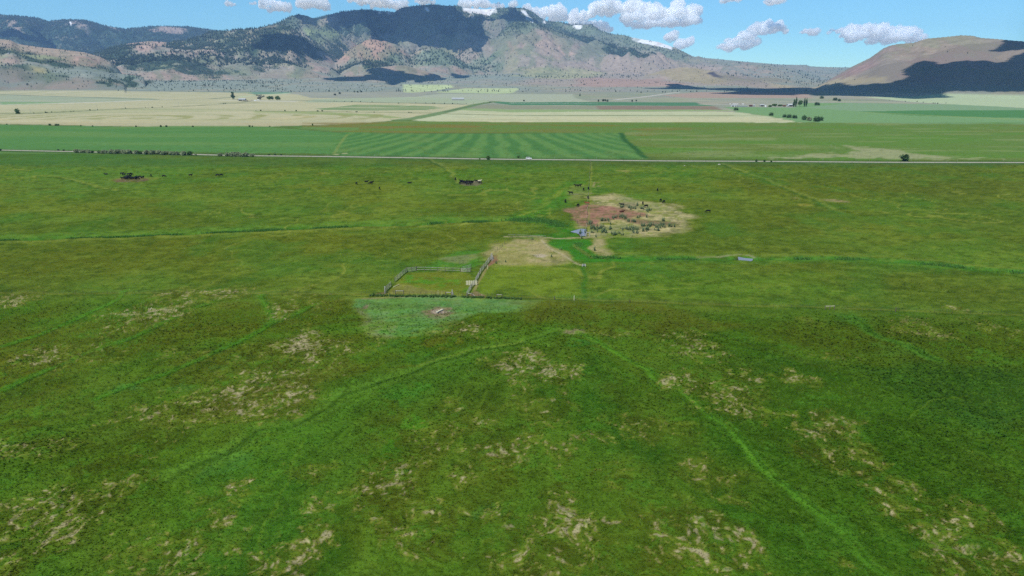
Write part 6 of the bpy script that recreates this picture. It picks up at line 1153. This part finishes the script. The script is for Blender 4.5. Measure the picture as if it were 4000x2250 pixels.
# clouds overhead whose shadows lie on the land
def over_cloud(label, px, z0=1650., cell=28., seed=0, th=150.):
    Q = cast(px); sh = np.array(SUN) / SUN.z; P = np.array([(q + sh * (z0 - q[2]))[:2] for q in Q]); c0 = P.mean(0); lo, hi = P.min(0) - 120, P.max(0) + 120
    gx = np.arange(lo[0], hi[0], cell); gy = np.arange(lo[1], hi[1], cell); XX, YY = np.meshgrid(gx, gy); x, y = XX.ravel(), YY.ravel()
    d = poly_sd(P, x + fbm(x / 260, y / 260, 4, seed) * 45, y + fbm(x / 260, y / 260, 4, seed + 9) * 45)
    lump = np.abs(fbm(x / 420, y / 420, 4, seed + 3)) * .9 + .35; t = np.sqrt(np.clip(d, 0, 600) / 600) * th * lump
    ins = d > 0; ny, nx = XX.shape; idx = np.arange(nx * ny).reshape(ny, nx); c = (idx[:-1, :-1], idx[:-1, 1:], idx[1:, 1:], idx[1:, :-1])
    use = ins[c[0]] & ins[c[1]] & ins[c[2]] & ins[c[3]]; f = np.stack([q[use] for q in c], 1); n = nx * ny
    top = np.stack([x - c0[0], y - c0[1], t + 4], 1); bot = np.stack([x - c0[0], y - c0[1], -t * .18 - 4 + fbm(x / 150, y / 150, 3, seed + 5) * 5], 1)
    F = np.concatenate([f, f[:, ::-1] + n]); u, inv = np.unique(F, return_inverse=True); V = np.concatenate([top, bot])[u]
    me = mesh_np('cloud', V, inv.reshape(-1, 4), [M['cloud']], None, True); b = bmesh.new(); b.from_mesh(me)   # close the rim
    bmesh.ops.bridge_loops
    b.free(); o = link('cloud', me, (c0[0], c0[1], z0)); return tag(o, label, 'cloud')
over_cloud('broad cloud overhead that shades the face of the main mountain', [(1270, 68), (1400, 38), (1700, 12), (1785, 26), (1805, 62), (1880, 66), (1950, 64), (1975, 50), (1995, 36), (2030, 34), (2040, 60), (2070, 74), (2110, 80), (2060, 88), (2000, 84), (1930, 88), (1895, 80), (1885, 105), (1920, 150), (1905, 200), (1870, 210), (1800, 207), (1760, 196), (1720, 182), (1650, 184), (1570, 172), (1520, 178), (1470, 160), (1440, 128), (1330, 104), (1250, 108), (1150, 100)], 1800, 30, 11, 170)
over_cloud('small cloud overhead that shades the wooded ridge left of the mountain', T(2, [(0, 350), (150, 340), (350, 340), (480, 390), (620, 500), (800, 600), (760, 640), (600, 580), (380, 520), (120, 520), (-60, 500)]), 1650, 24, 12, 90)
over_cloud('ragged cloud overhead that shades the low humps under the mountain', T(2, [(600, 790), (900, 770), (1090, 760), (1090, 710), (1130, 690), (1300, 690), (1450, 715), (1560, 740), (1760, 735), (1960, 728), (2200, 760), (1900, 800), (1500, 830), (1350, 860), (1280, 825), (1000, 820), (750, 810)]), 1650, 24, 13, 90)
over_cloud('great cloud overhead that shades the foot of the right hill', T(3, [(1250, 890), (1500, 880), (1540, 850), (1700, 845), (1830, 875), (2000, 890), (2576, 890)]) + T(4, [(400, 876), (850, 856), (1190, 835), (1310, 790), (1300, 700), (1440, 612), (1560, 630), (1700, 655), (1780, 625), (1980, 620), (2200, 600), (2240, 640), (2576, 510), (2900, 380), (3600, 400), (3600, 925), (2576, 925), (2300, 930), (2000, 925), (1680, 930), (1900, 985), (1500, 1000), (960, 972), (700, 965), (500, 965), (430, 945), (350, 965), (0, 955)]) + T(3, [(2300, 955), (2000, 940), (2200, 915), (1800, 900)]), 1700, 26, 14, 170)
over_cloud('small cloud overhead that shades the top of the right hill', T(4, [(2130, 520), (2250, 500), (2300, 450), (2576, 415), (3000, 420), (3000, 480), (2500, 510), (2330, 530)]), 1700, 20, 15, 70)
over_cloud('long cloud overhead that shades the far left ridge', T(1, [(-300, 290), (0, 320), (300, 350), (480, 410), (560, 455), (300, 440), (0, 390), (-300, 370)]), 1750, 30, 16, 90)

# ------------------------------------------------------------------ the air
hm = bpy.data.materials.new('thin_haze'); hm.use_nodes = True; t = hm.node_tree
for nd in list(t.nodes):
    if nd.type == 'BSDF_PRINCIPLED': t.nodes.remove(nd)
pv = t.nodes.new('ShaderNodeVolumePrincipled'); pv.inputs['Color'].default_value = (.34, .58, 1.0, 1); pv.inputs['Density'].default_value = HAZE_DENSITY; pv.inputs['Anisotropy'].default_value = 0.0
t.links.new(pv.outputs[0], t.nodes['Material Output'].inputs['Volume'])
top = max(float(Z.max()) + 40, 400)
b = bmesh.new(); bmesh.ops.create_cube(b, size=1); me = bpy.data.meshes.new('haze'); b.to_mesh(me); b.free(); me.materials.append(hm)
low = min(float(Z.min()), float(Zs.min())) - 1.0
tag(link('haze', me, (0, 6500, (top + low) / 2), 0, (31000, 14000, top - low)), kind='stuff')
print('haze top', top, 'weeds', n_, 'trees', len(tx))
